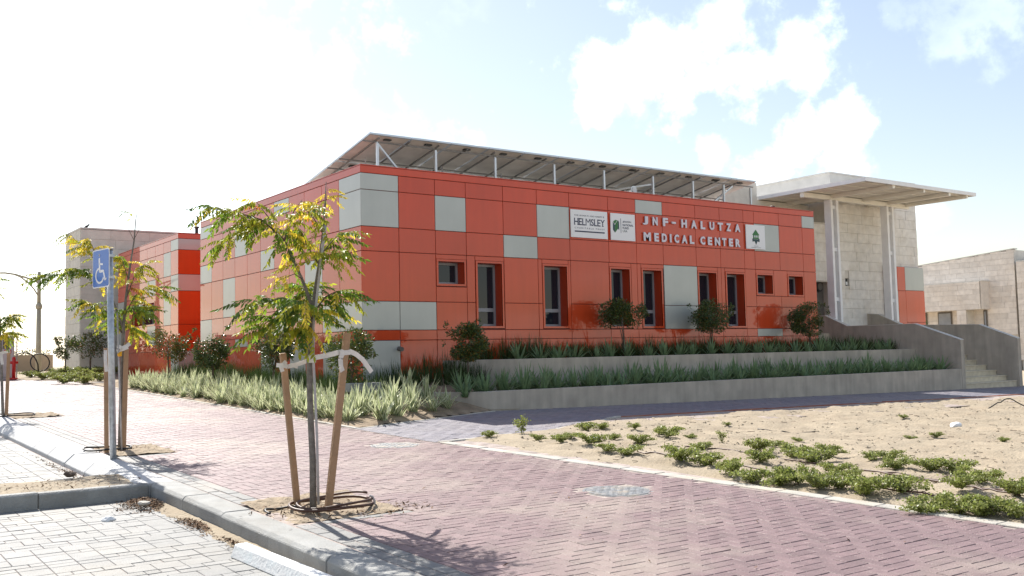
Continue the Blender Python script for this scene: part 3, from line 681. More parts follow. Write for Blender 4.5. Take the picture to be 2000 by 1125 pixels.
b = MB(); b.tube([bp+Vector((.0, 0, .06)), bp+Vector((.0, 0, -.0))], .006, 5); b.build('leg', M_black, bd)

# entrance stone hall
hall = thing('entrance_hall', (19.07, 2.6, 1.7), 'tall cream limestone entrance block behind the white canopy columns', 'building')
HOLE = [(.58, .80, 3.60, 3.86)]
stonewall(hall, 19.07, 2.6, 0, 4.98, 1.85, 6.72, .325, (.5, 1.1), [M_stone], holes=HOLE, rg=random.Random(11))
stonewall(hall, 14.7, 2.7, 0, 4.35, 3.75, 5.66, .32, (.5, 1.0), [M_stone], rg=random.Random(12))
cb = MB(); cb.box(19.07, 2.605, .4, 24.03, 2.85, 3.60); cb.box(19.07, 2.605, 3.86, 24.03, 2.85, 6.74); cb.box(19.07, 2.606, 3.6, 19.65, 2.85, 3.86); cb.box(19.87, 2.606, 3.6, 24.03, 2.85, 3.86); cb.box(19.07, 2.851, .4, 24.03, 16, 6.74); cb.build('wall', M_mortar, hall)
cb = MB(); cb.box(19.07, 2.6, 6.742, 24.05, 16, 7.42); cb.build('upper_parapet', M_coping, hall)
cb = MB(); cb.box(19.03, 2.56, 7.422, 24.09, 16.04, 7.47); cb.build('coping', M_coping, hall)
cb = MB(); cb.box(14.68, 2.705, 3.72, 19.06, 8, 5.66); cb.box(14.66, 2.67, 5.662, 19.06, 3.0, 5.71); cb.build('side_wall', M_mortar, hall)
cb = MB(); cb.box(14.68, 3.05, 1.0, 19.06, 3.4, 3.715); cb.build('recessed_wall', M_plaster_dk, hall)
cb = MB(); cb.box(14.66, 3.5, 5.7, 19.06, 9, 6.43); cb.box(14.66, 3.52, 6.431, 16.40, 9, 7.0); cb.build('rear_wall_and_sun_block', M_stoneL, hall)  # taller left box added to keep the sun off the terrace plants
vt = thing('wall_light', (17.99, 3.86, 3.45), 'round dark bulkhead lamp on the shaded brown wall right of the orange facade', 'lamp')
c_ = onY(1600, 560, 3.0)
b = MB(); b.tube([c_+Vector((0, .04, 0)), c_+Vector((0, -.03, 0))], .17, 20); b.build('rim', M_black, vt); b = MB(); b.tube([c_+Vector((0, -.031, 0)), c_+Vector((0, -.05, 0))], .125, 20); b.build('glass_cover', M_plaster_dk, vt)
cc = thing('wall_socket_box', (19.75, 2.6, 3.7), 'small dark square box set in the cream stone wall between the columns', 'box')
b = MB(); b.box(19.66, 2.66, 3.61, 19.86, 2.7, 3.85); b.build('back_plate', M_black, cc); b = MB(); b.box(19.70, 2.60, 3.63, 19.80, 2.659, 3.74); b.build('cover', M_alu, cc)
# cladding on the hall, right
cl = thing('cladding_screen', (21.8, 2.5, 1.8), 'orange and grey panel screen standing against the lower right of the stone entrance wall', 'cladding')
co = (0, 2.48, 0)
for u0, u1, z0, z1, m in ((21.83, 22.55, 3.48, 4.345, O_), (22.55, 23.02, 3.48, 4.345, O_), (21.83, 22.55, 2.0, 3.48, Gp), (22.55, 23.02, 2.0, 3.48, O_), (23.02, 24.2, 3.50, 4.345, Gp), (23.02, 24.2, 2.35, 3.50, O_), (23.02, 24.2, 1.9, 2.35, O_)):
    panel(co, fu, u0, u1, z0, z1, m, cl, fn)
cb = MB(); cb.box(21.83, 2.502, 1.9, 24.18, 2.57, 4.345); cb.build('backing', M_red, cl)

# canopy
cn = thing('entrance_canopy', (16.44, -.55, 6.4), 'cream corrugated steel canopy roof over the entrance stairs', 'canopy')
x0, x1, y0, y1 = 16.44, 22.55, -.58, 2.55
b = MB(); b.box(x0, y0, 6.44, x1, y0+.05, 6.55); b.box(x0, y0+.051, 6.44, x0+.05, 9, 6.55); b.box(x1-.05, y0+.051, 6.44, x1, y1, 6.55); b.build('fascia', M_whitepaint, cn)
def corr(xa, xb, ya, yb):
    b = MB(); n = int((xb-xa)/.1)
    for i in range(n):
        u = xa+(xb-xa)*i/n; v = xa+(xb-xa)*(i+.5)/n; w = xa+(xb-xa)*(i+1)/n
        for p, q, za, zb in ((u, (u+v)/2, 6.47, 6.47), ((u+v)/2, v, 6.47, 6.51), (v, (v+w)/2, 6.51, 6.51), ((v+w)/2, w, 6.51, 6.47)):
            b.quad((p, ya, za), (q, ya, zb), (q, yb, zb), (p, yb, za))
    return b
corr(x0+.06, x1-.06, y0+.06, y1).build('roof_sheet', M_cream, cn)
corr(x0+.06, 19.0, y1+.01, 9).build('roof_sheet', M_cream, cn)
b = MB(); b.box(x0+.051, y0+.051, 6.52, x1-.051, y1, 6.545); b.box(x0+.051, y1+.001, 6.52, 19.0, 9, 6.545); b.build('top_sheet', M_whitepaint, cn)
for xb in (17.95, 19.6, 21.05, 22.1):
    b = MB(); w = .12 if xb in (17.95, 21.05) else .09
    b.box(xb-w/2, y0+.06, 6.345, xb+w/2, 2.5 if xb > 19 else 8.5, 6.462); b.build('beam', M_cream, cn)
b = MB()
for i in range(14): b.box(x0+.07, y0+.3+i*.62, 6.455, 19.0 if y0+.3+i*.62 > 2.4 else x1-.07, y0+.335+i*.62, 6.469)
b.build('purlins', M_cream, cn)
b = MB(); b.box(16.5, 1.72, 6.29, 22.3, 1.86, 6.435); b.build('cross_beam', M_cream, cn)
b = MB(); b.box(16.5, 5.1, 6.29, 19.0, 5.24, 6.435); b.build('cross_beam', M_cream, cn)
for k, (cx_, lab) in enumerate(((17.97, 'twin-flange white steel canopy column at the left by the orange facade corner'), (21.05, 'twin-flange white steel canopy column at the right in front of the orange and grey screen'))):
    col = thing('canopy_column', (cx_, 1.79, 1.9), lab, 'column', 'white steel canopy columns')
    for s in (-1, 1):
        b = MB(); b.box(cx_+s*.15-.055, 1.66, 1.5, cx_+s*.15+.055, 1.92, 6.288); b.build('flange', M_whitepaint, col, bevel=.006)
    for zb in (3.0, 4.62, 6.0):
        b = MB(); b.box(cx_-.094, 1.72, zb, cx_+.094, 1.86, zb+.12); b.build('batten', M_whitepaint, col)

# building at the right end
XB = 45.0
rb = thing('stone_house', (XB, 9.8, .5), 'pale pinkish limestone building at the right edge with a rising roof line', 'building')
def rtop(u): return 6.72 - (u)*.07
stonewall(rb, XB, 9.8, pi/2, 8.0, 2.0, 6.75, .30, (.45, .95), [M_stoneP], top=lambda u: 6.68-.078*u, rg=random.Random(21), proud=-.03)
for o in list(rb.children):                      # outward side of this face is -X
    o.location.x += 0
cb = MB(); cb.v = [(XB+.02, 9.82, 0), (XB+.02, 18, 0), (XB+.02, 18, 6.0), (XB+.02, 9.82, 6.66), (XB+9, 9.82, 0), (XB+9, 18, 0), (XB+9, 18, 6.0), (XB+9, 9.82, 6.66)]
cb.f = [(0, 1, 2, 3), (7, 6, 5, 4), (3, 2, 6, 7), (0, 3, 7, 4), (1, 5, 6, 2)]; cb.m = [0]*5; cb.build('wall', M_mortar, rb)
cb = MB(); cb.beam((XB+.1, 9.75, 6.72), (XB+.1, 18, 6.06), .35, .06); cb.build('coping', M_coping, rb)
# projecting bay above recessed windows
stonewall(rb, XB-.9, 11.35, pi/2, 6.4, 3.46, 5.0, .28, (.45, .95), [M_stoneP], rg=random.Random(22), proud=-.03)
cb = MB(); cb.box(XB-.88, 11.33, 3.46, XB+.0, 18, 4.98); cb.build('bay', M_mortar, rb)
cb = MB(); cb.box(XB-.9, 11.28, 3.46, XB-.0, 11.32, 5.0); cb.build('bay_end', M_stoneP, rb)
cb = MB(); cb.box(XB-.93, 11.25, 5.0, XB+.0, 18, 5.06); cb.build('coping', M_coping, rb)
stonewall(rb, XB-.9, 12.2, pi/2, .55, 1.5, 3.45, .28, (.3, .55), [M_stoneP], rg=random.Random(23), proud=-.03)
cb = MB(); cb.box(XB-.88, 12.22, 0, XB-.0, 12.73, 3.455); cb.build('pier', M_mortar, rb)
for ya in (13.55, 15.1, 11.45):
    w = .85 if ya > 12 else .2
    b = MB(); b.box(XB-.14, ya, 2.0, XB-.08, ya+w, 3.42); f_ = b.build('window', M_plaster_dk, rb)
    b = MB(); b.box(XB-.15, ya+.06, 2.3, XB-.141, ya+w-.06, 3.34); b.build('pane', M_blind, f_)
rb2 = thing('stone_house', (XB-.5, 8.0, .3), 'second pale limestone volume cut by the right edge of the picture, lower than its neighbour', 'building')
stonewall(rb2, XB-.2, 5.5, pi/2, 4.1, .6, 5.95, .30, (.45, .95), [M_stoneP], rg=random.Random(25), proud=-.03)
cb = MB(); cb.box(XB-.17, 5.5, 0, XB+8, 9.58, 5.93); cb.build('wall', M_mortar, rb2); cb = MB(); cb.box(XB-.22, 5.45, 5.96, XB+8, 9.62, 6.02); cb.build('coping', M_coping, rb2)

# ================================================================== SOLAR ARRAY
sol = thing('solar_array', (.49, .5, 5.1), 'long tilted solar panel array on thin steel posts above the orange roof', 'solar panels')
SX0, SX1 = .49, 12.81; slope = (6.30-5.71)/3.33
def sp(x, v, w=0): # v along the slope from the front edge, w above
    return Vector((x, .5+v, 6.30 - slope*v + w))
nmx = 12; mw = (SX1-SX0)/nmx
for r in range(2):
    for i in range(nmx):
        xa = SX0+i*mw+.008; xb = SX0+(i+1)*mw-.008; va = r*1.665+.008; vb = (r+1)*1.665-.008
        b = MB(); b.hexa([sp(xa, va, -.04), sp(xb, va, -.04), sp(xb, vb, -.04), sp(xa, vb, -.04), sp(xa, va, 0), sp(xb, va, 0), sp(xb, vb, 0), sp(xa, vb, 0)]); 
        mod = b.build('solar_module', M_solar_f, sol)
        b = MB(); e = .03; b.quad(sp(xa+e, va+e, -.042), sp(xb-e, va+e, -.042), sp(xb-e, vb-e, -.042), sp(xa+e, vb-e, -.042)); b.build('backsheet', M_solar_b, mod)
        b = MB(); b.quad(sp(xa+e, va+e, .002), sp(xb-e, va+e, .002), sp(xb-e, vb-e, .002), sp(xa+e, vb-e, .002)); b.build('cell_sheet', M_solar_t, mod)
        if r == 0 or i % 2 == 0:
            b = MB(); c_ = sp((xa+xb)/2, va+.16, -.055); b.box(c_.x-.08, c_.y-.05, c_.z-.02, c_.x+.08, c_.y+.05, c_.z+.01); b.build('junction_box', M_black, mod)
for v in (.22, 1.35, 1.95, 3.05):
    b = MB(); b.beam(sp(SX0-.06, v, -.108), sp(SX1+.1, v, -.108), .028, .028); b.build('purlin', M_dsteel, sol)
for x in [.74+1.515*k*.5 for k in range(16)]:
    b = MB(); b.beam(sp(x, .05, -.085), sp(x, 3.28, -.085), .022, .035); b.build('rafter', M_dsteel, sol)
posts = [.74, 2.2, 3.82, 5.57, 7.17, 8.87, 10.36, 11.58, 12.70]
for x in posts:
    b = MB(); b.box(x-.025, .61, 5.06, x+.025, .66, 6.10 + .0); b.build('post', M_alu, sol)
for x in posts[::1]:
    b = MB(); b.box(x-.02, 3.2, 5.06, x+.02, 3.24, 5.66); b.build('rear_post', M_alu, sol)
for a, c in (((.74, .69, 6.14), (1.85, .9, 5.15)), ((12.0, .69, 6.1), (10.6, .8, 5.15)), ((7.6, 2.6, 5.75), (8.9, .7, 5.9))):
    b = MB(); b.beam(a, c, .05, .04); b.build('brace', M_alu, sol)
for x, ty in ((.9, 1.9), (2.9, 1.7), (4.6, 1.7), (6.3, 1.7), (9.6, 1.7), (11.2, 1.7), (12.3, 1.7)):
    b = MB(); b.beam((x, 1.5, 5.95), (x+.25, ty, 5.06), .03, .03); b.build('strut', M_alu, sol)
hs = onY(1238, 371, .9)
ho = thing('roof_floodlight', hs, 'small round grey floodlight under the solar array above the white signs', 'light')
b = MB(); b.tube([hs+Vector((0, .15, 0)), hs+Vector((0, 0, 0))], [.05, .11], 14); b.build('housing', M_alu, ho); b = MB(); b.tube([hs+Vector((0, -.002, 0)), hs+Vector((0, -.02, 0))], .07, 12); b.build('lens', M_plate, ho)
b = MB(); b.box(hs.x-.02, hs.y+.05, 5.06, hs.x+.02, hs.y+.08, hs.z-.05); b.build('bracket', M_alu, ho)
hs = onY(1509, 405, .3)
ho = thing('security_camera', hs, 'small dark camera standing on the parapet above the right end of the orange facade', 'camera')
b = MB(); b.box(hs.x-.07, hs.y-.05, hs.z-.05, hs.x+.05, hs.y+.05, hs.z+.04); b.build('body', M_black, ho, bevel=.01); b = MB(); b.tube([hs+Vector((-.01, 0, -.05)), hs+Vector((-.01, 0, -.13))], .015, 6); b.build('bracket', M_black, ho); b = MB(); b.tube([hs+Vector((.10, 0, -.04)), hs+Vector((.10, 0, -.13))], .02, 8); b.build('sensor', M_black, ho)

# ================================================================== SIGNS ON THE FACADE
UX, UZ = Vector((1, 0, 0)), Vector((0, 0, 1))
def plate(name, x0, z0, x1, z1, label):
    t = thing(name, ((x0+x1)/2, -.04, (z0+z1)/2), label, 'sign'); b = MB(); b.box(x0, -.045, z0, x1, -.02, z1); b.build('board', M_plate, t, bevel=.002)
    b = MB()
    for x in (x0+.05, x1-.05):
        for zz_ in (z0+.05, z1-.05): b.tube([(x, -.044, zz_), (x, -.05, zz_)], .009, 8)
    b.build('screws', M_alu, t); return t
OR = Vector((0, -.0455, 0)); DP = .002
s1 = plate('donor_sign', 5.50, 4.253, 6.645, 4.916, 'white rectangular sign with navy HELMSLEY lettering on the orange facade')
text_obj('lettering', 'THE LEONA M. AND HARRY B.', (5.60, 4.765, 6.55, 4.80), OR, UX, UZ, DP, M_navy, s1)
lb = [('H', 5.598, 5.728), ('E', 5.738, 5.838), ('L', 5.848, 5.945), ('M', 5.955, 6.105), ('S', 6.118, 6.205), ('L', 6.218, 6.312), ('E', 6.322, 6.42), ('Y', 6.425, 6.555)]
for c, a, d in lb:
    o = text_obj('lettering', c, (a, 4.55, d, 4.715), OR, UX, UZ, DP, M_navy, s1, bold=.012 if c != 'M' else -.004)
ser = MB()
def sf(x, z, w=.034): ser.box(x-w/2, -.048, z-.007, x+w/2, -.0456, z+.007)
for c, a, d in lb:
    if c in 'HMY': 
        sf(a+.015, 4.708); sf(d-.015, 4.708)
        if c == 'H': sf(a+.015, 4.557); sf(d-.015, 4.557)
        elif c == 'M': pass
        else: sf((a+d)/2, 4.557, .06)
    if c in 'EL': sf(a+.015, 4.708); sf(a+.012, 4.557)
ser.build('lettering', M_navy, s1)
text_obj('lettering', 'C H A R I T A B L E   T R U S T', (5.61, 4.465, 6.55, 4.50), OR, UX, UZ, DP, M_navy, s1)
b = MB(); b.box(5.61, -.049, 4.385, 6.545, -.0456, 4.415); b.build('bar', M_navy, s1)
s2 = plate('fund_sign', 6.752, 4.246, 7.552, 4.907, 'white square sign with green and navy emblem and words JEWISH NATIONAL FUND USA')
b = MB(); yy = -.049
def P2(x, z): return (x, yy, z)
def shape(name, pts, m, parent, y=-.049):
    b = MB(); n = len(pts); b.v = [(x, y, z) for x, z in pts] + [(x, y+.0035, z) for x, z in pts]; b.f = [tuple(range(n)), tuple(range(n, 2*n))[::-1]] + [(k, (k+1) % n, (k+1) % n+n, k+n) for k in range(n)]; b.m = [0]*(n+2)
    return b.build(name, m, parent)
shape('emblem', [(6.82, 4.69), (6.88, 4.62), (6.88, 4.43), (6.82, 4.50)], M_dkgreen, s2)
shape('emblem', [(6.885, 4.62), (6.98, 4.74), (6.98, 4.53), (6.885, 4.43)], M_green, s2)
shape('emblem', [(6.985, 4.74), (7.02, 4.70), (7.02, 4.50), (6.985, 4.53)], M_dkgreen, s2)
shape('emblem', [(6.83, 4.70), (6.885, 4.64), (6.96, 4.74), (6.90, 4.745)], M_green, s2)
b = MB(); b.box(7.075, -.049, 4.43, 7.085, -.0456, 4.79); b.build('rule', M_navy, s2)
for k, w_ in enumerate(('JEWISH', 'NATIONAL', 'FUND', 'USA')):
    zt_ = 4.735 - k*.075; text_obj('lettering', w_, (7.14, zt_-.055, 7.14+{'JEWISH': .28, 'NATIONAL': .355, 'FUND': .20, 'USA': .15}[w_], zt_), OR, UX, UZ, DP, M_navy if k < 3 else M_dkgreen, s2, bold=.012 if k < 3 else 0)
s3 = plate('village_sign', 11.657, 4.25, 12.435, 4.916, 'small white sign with a dark green house emblem at the right of the big lettering')
hx, hz = 12.05, 4.6
shape('emblem', [(hx-.15, hz+.04), (hx, hz+.19), (hx+.15, hz+.04), (hx+.11, hz+.04), (hx+.11, hz-.07), (hx-.11, hz-.07), (hx-.11, hz+.04)], M_green, s3)
shape('emblem', [(hx-.15, hz-.08), (hx-.10, hz-.02), (hx-.10, hz-.075), (hx+.10, hz-.075), (hx+.10, hz-.02), (hx+.15, hz-.08), (hx+.14, hz-.15), (hx+.06, hz-.13), (hx, hz-.23), (hx-.06, hz-.13), (hx-.14, hz-.15)], M_dkgreen, s3, y=-.0495)
for q in (-.04, .04):
    shape('emblem', [(hx+q-.02, hz-.03), (hx+q+.02, hz-.03), (hx+q+.02, hz+.03), (hx+q-.02, hz+.03)], M_plate, s3, y=-.0505)
text_obj('lettering', 'HALUTZA', (hx-.09, 4.325, hx+.09, 4.343), OR, UX, UZ, DP, M_dkgreen, s3)
text_obj('lettering', 'COMMUNITIES OF THE NEGEV', (hx-.2, 4.285, hx+.2, 4.30), OR, UX, UZ, DP, M_dkgreen, s3)
big = thing('facade_lettering', (9.6, -.03, 4.6), 'raised grey capital letters reading JNF - HALUTZA MEDICAL CENTER on the orange facade', 'lettering')
OL = Vector((0, -.022, 0))
for row, z0, z1 in (([('J', 7.826, 8.004), ('N', 8.163, 8.335), ('F', 8.525, 8.701), ('-', 8.824, 8.956), ('H', 9.185, 9.382), ('A', 9.543, 9.748), ('L', 9.895, 10.06), ('U', 10.234, 10.411), ('T', 10.544, 10.745), ('Z', 10.88, 11.061), ('A', 11.221, 11.428)], 4.685, 4.90),
                    ([('M', 7.841, 8.079), ('E', 8.206, 8.359), ('D', 8.468, 8.642), ('I', 8.753, 8.806), ('C', 8.918, 9.075), ('A', 9.18, 9.377), ('L', 9.474, 9.632), ('C', 9.868, 10.041), ('E', 10.15, 10.304), ('N', 10.414, 10.614), ('T', 10.694, 10.86), ('E', 10.964, 11.119), ('R', 11.224, 11.408)], 4.277, 4.495)):
    for c, a, d in row:
        if c == '-': text_obj('letter', c, (a, (z0+z1)/2-.03, d, (z0+z1)/2+.02), OL, UX, UZ, .05, M_letter, big)
        else: text_obj('letter', c, (a, z0, d, z1), OL, UX, UZ, .026, M_letter, big, bold=.048)

# ================================================================== LEFT BACKGROUND
bw = thing('boundary_wall', (-5, 25, 1.2), 'low tan rendered wall with hedge above it behind the lamp post', 'wall')
b = MB(); b.box(-14, 25, .8, -.9, 25.25, 1.93); b.build('wall_face', M_tan, bw)
b = MB(); b.box(-14, 25.01, 2.27, -.9, 25.04, 2.30)
for k in range(9): b.box(-13.5+k*1.5, 25.01, 1.93, -13.46+k*1.5, 25.04, 2.27)
b.build('railing', M_whitepaint, bw)
def leafcloud(mb, c, rx, ry, rz, n, size, mats_w, rg, lobes=7, hollow=.45, flat=0.0, lobe_r=.55):
    """many small two-triangle leaves gathered in clumps inside an ellipsoid"""
    cs = []
    for i in range(lobes):
        while True:
            v = Vector((rg.uniform(-1, 1), rg.uniform(-1, 1), rg.uniform(-1, 1)))
            if .25 < v.length < .85: break
        cs.append((v, rg.uniform(.6, 1.0)*lobe_r))
    for i in range(n):
        v, r = rg.choice(cs); d = Vector((rg.gauss(0, 1), rg.gauss(0, 1), rg.gauss(0, 1))).normalized()*r*(rg.random()**.4)
        p = v + d
        if p.length > 1.08: p = p.normalized()*(.95+rg.random()*.1)
        P = Vector((c[0]+p.x*rx, c[1]+p.y*ry, c[2]+p.z*rz)); s = size*rg.uniform(.7, 1.3)
        dr = (Vector((p.x, p.y, p.z*.6)).normalized() + Vector((rg.gauss(0, .6), rg.gauss(0, .6), rg.gauss(0, .6)))).normalized(); sdv = dr.cross(Vector((rg.gauss(0, 1), rg.gauss(0, 1), rg.gauss(0, 1)))).normalized()
        nn = dr.cross(sdv)*.15*s
        m = rg.choices(range(len(mats_w)), mats_w)[0]; k = len(mb.v)
        mb.v += [tuple(P), tuple(P+dr*s*.5+sdv*s*.24+nn), tuple(P+dr*s), tuple(P+dr*s*.5-sdv*s*.24+nn)]
        mb.f += [(k, k+1, k+2), (k, k+2, k+3)]; mb.m += [m, m]
rg = random.Random(5)
mb = MB()
for k in range(26): leafcloud(mb, (-13+k*.48, 25.9, 2.02), .45, .35, .22, 130, .09, [1], rg, 5)
mb.build('hedge', [M_hedge], label='low pale green hedge growing behind the tan boundary wall', cat='hedge')
# lamp post
lp = thing('street_lamp', (-2.0, 22, 1.2), 'cream street lamp post with a double curved arm by the low tan wall', 'street lamp')
lx = onY(75, 700, 22).x; ly = 22
b = MB(); b.tube([(lx, ly, 1.1), (lx, ly, 3.70)], [.10, .08], 14); b.tube([(lx, ly, 3.60), (lx, ly, 3.70), (lx, ly, 3.82)], [.10, .125, .085], 14); b.tube([(lx, ly, 3.8), (lx, ly, 4.98)], [.07, .06], 12); b.build('post', M_lamp, lp, smooth=True)
A = [onY(x, y, 22) for x, y in [(75, 553), (68, 548), (50, 542), (30, 536), (10, 533), (-15, 533), (-40, 540)]]
B = [onY(x, y, 22) for x, y in [(74, 577), (66, 564), (55, 552), (40, 541), (25, 535)]]
b = MB(); b.tube(A, .035, 8); b.build('arm', M_lamp, lp, smooth=True); b = MB(); b.tube(B, .028, 8); b.build('arm_brace', M_lamp, lp, smooth=True)
b = MB(); b.tube([onY(61, 547, 22), onY(62, 558, 22)], .018, 6); b.build('arm_tie', M_lamp, lp)
b = MB(); e = A[-1]; b.tube([e+Vector((0, 0, .03)), e+Vector((0, 0, -.05)), e+Vector((0, 0, -.16))], [.06, .22, .24], 16); b.build('lamp_head', M_lamp, lp, smooth=True)
# cabinet, red post, pipe hoops
cbx = thing('utility_cabinet', (-3.8, 18, 1.08), 'pale grey utility cabinet with stickers at the left edge of the picture', 'cabinet')
b = MB(); b.box(-4.35, 18, 1.0, -3.45, 18.5, 2.44); b.build('cabinet_body', M_cab, cbx, bevel=.01)
b = MB(); b.box(-4.38, 17.97, 2.442, -3.42, 18.53, 2.49); b.build('lid', M_cab, cbx)
for a, c in ((-4.32, -3.92), (-3.90, -3.48)):
    b = MB(); b.box(a, 17.98, 1.15, c, 17.999, 2.40); b.build('door', M_cab, cbx, bevel=.003)
b = MB(); b.box(-3.80, 17.965, 2.08, -3.60, 17.979, 2.36); b.build('sticker', M_plaster_dk, cbx); b = MB(); b.box(-3.76, 17.965, 1.93, -3.55, 17.979, 2.04); b.build('sticker', M_redpaint, cbx)
b = MB(); b.box(-3.99, 17.96, 1.8, -3.94, 17.979, 2.0); b.build('handle', M_black, cbx)
ps = thing('steel_post', (-3.36, 18.1, 1.08), 'thin steel post standing right beside the utility cabinet', 'post')
b = MB(); b.tube([(-3.36, 18.1, 1.0), (-3.36, 18.1, 2.58)], .018, 8); b.build('tube', M_steel, ps)
hy = thing('red_standpipe', (-3.5, 17.6, 1.07), 'short red fire standpipe in front of the utility cabinet', 'hydrant')
hx_ = onY(27, 720, 17.5).x
b = MB(); b.tube([(hx_, 17.5, 1.0), (hx_, 17.5, 1.75), (hx_, 17.5, 1.80)], [.055, .055, .04], 12); b.build('barrel', M_redpaint, hy, smooth=True)
b = MB(); b.tube([(hx_-.14, 17.5, 1.62), (hx_+.12, 17.5, 1.62)], .045, 10); b.build('outlet', M_redpaint, hy, smooth=True); b = MB(); b.tube([(hx_, 17.5, 1.08), (hx_, 17.5, 1.13)], .12, 12); b.build('flange', M_redpaint, hy)
c_ = onY(78, 708, 19.0)
b = MB(); b.tube([(c_.x+.30*cos(t), 19.0+.10*sin(t), c_.z+.30*sin(t)) for t in [2*pi*k/24 for k in range(25)]], .022, 6); b.build('pipe_hoop', M_black, smooth=True, label='upright loop of thick black pipe standing in the weeds by the lamp post', cat='pipe')
b = MB(); b.tube([onY(x, y, 18.6) for x, y in [(32, 694), (38, 690), (46, 689), (56, 690), (64, 694), (70, 702), (74, 712), (75, 726)]], .022, 6); b.build('pipe_arc', M_black, smooth=True, label='arched black pipe running from the red standpipe to the pipe loop', cat='pipe')
b = MB(); b.box(-2.4, 12.9, g(-2, 13)-.05, .1, 13.5, g(-2, 13)+.035); b.build('concrete_slab', M_edge, label='narrow pale concrete strip crossing the dirt by the far end of the flax bed', cat='slab', bevel=.005)

# ================================================================== VEGETATION PROTOTYPES
def shrub(name, base, height, cw_, crown_z, rz, label, seed, mats=(L_shrub, L_shrub2, L_fruit), w=(10, 2.2, .8), n=4200, size=.055, lean=0.0, stems=3, cat='tree', group=None):
    rg = random.Random(seed); t = thing(name, base, label, cat, group); bx_, by_, bz_ = base
    mb = MB()
    for k in range(stems):
        e = Vector((bx_+rg.uniform(-.25, .25)*cw_, by_+rg.uniform(-.25, .25)*cw_, crown_z+rg.uniform(-.1, .35)*rz))
        m_ = Vector((bx_+rg.uniform(-.03, .03), by_+rg.uniform(-.03, .03), bz_+(crown_z-rz-bz_)*.8))
        mb.tube([(bx_+rg.uniform(-.02, .02), by_, bz_-.05), m_, e], [.018, .014, .005], 6)
    mb.build('trunk', M_bark2, t, smooth=True)
    mb = MB(); leafcloud(mb, (bx_+lean, by_, crown_z), cw_, cw_, rz, n, size, w, rg, 12, lobe_r=.56)
    for k in range(9):                                # stray shoots
        a = rg.uniform(0, 2*pi); d = Vector((cos(a)*cw_, sin(a)*cw_*.9, rg.uniform(-.2, 1.0)*rz)); p = Vector((bx_+lean, by_, crown_z)) + d*.95
        leafcloud(mb, p, .07, .07, .13, 26, size, w, rg, 2)
    mb.build('crown', list(mats), t); return t
T_ = [(1217, 690, -.65, 585, 655, 43, 'round dark green clipped tree in front of the middle windows'), (1391, 684, -.65, 583, 650, 40, 'round dark green clipped tree in front of the windows right of the tall grey panels'), (1582, 668, -.65, 592, 655, 34, 'round dark tree with orange tinted leaves at the right end of the facade')]
for k, (px, py, Y, ytop, ybot, hw, lab) in enumerate(T_):
    P = onY(px, py, Y); z1 = onY(px, ytop, Y).z; z0 = onY(px, ybot, Y).z; r = 1.12*hw/FPX*(P-CAM).dot(FW)
    shrub('round_tree', (P.x, Y, 1.33), 0, r, (z0+z1)/2, (z1-z0)/2, lab, 31+k, cat='tree', group='small round trees in front of the facade')
P = onY(912, 715, -1.6); shrub('round_tree', (P.x, -1.6, .75), 0, 42/FPX*(P-CAM).dot(FW), onY(912, 668, -1.6).z, .36, 'bushy dark green tree with yellowing tips below the small left window', 35, w=(9, 2.5, 2), stems=2, group='small round trees in front of the facade')
TL = [(685, 755, -.9, 645, 762, 55, 'bushy shrub with glossy light green tips behind the right stake of the nearest tree', (5, 6, .5)), (535, 740, -1.0, 645, 722, 44, 'dark shrub half hidden under the low branches of the nearest tree', (8, 3, 1.2)),
      (417, 725, -1.3, 643, 722, 36, 'dense dark shrub with an uneven crown in the middle of the flax bed', (9, 3, .2)), (330, 722, -1.2, 640, 712, 40, 'loose shrub with reddish and pale leaves in front of the bright orange wing corner', (4, 5, 3))]
for k, (px, py, X, ytop, ybot, hw, lab, w) in enumerate(TL):
    d = ray(px, py); P = CAM + d*((X-CAM.x)/d.x); Y = P.y; z1 = onY(px, ytop, Y).z; z0 = onY(px, ybot, Y).z; r = hw/FPX*(P-CAM).dot(FW)
    shrub('round_shrub', (P.x, Y, bedz(P.x, Y)), 0, r, (z0+z1)/2, (z1-z0)/2, lab, 41+k, w=w, n=3600 if k < 3 else 2200, size=.058, cat='shrub', group='small shrubs in the bed along the side facade')
for k, (px, Y, ytop, ybot, hw, lab, nn) in enumerate([(176, 18.6, 648, 698, 36, 'loose open shrub in front of the beige stone building', 1500), (128, 19.3, 655, 702, 20, 'thin shrub at the left corner of the beige stone building', 900)]):
    P = onY(px, 720, Y); z1 = onY(px, ytop, Y).z; z0 = onY(px, ybot, Y).z; r = hw/FPX*(P-CAM).dot(FW)
    shrub('open_shrub', (P.x, Y, g(P.x, Y)), 0, r, (z0+z1)/2, (z1-z0)/2, lab, 51+k, w=(6, 4, 1.5), n=nn, size=.075, stems=3, cat='shrub', group='shrubs by the stone building')
P = onY(1812, 640, 5.0)
shrub('far_shrub', (26.5, 4.2, 1.2), 0, .28, 2.45, .35, 'light green shrub at the foot of the right screen above the stair wall', 61, w=(2, 8, 0), n=500, size=.07, cat='shrub')

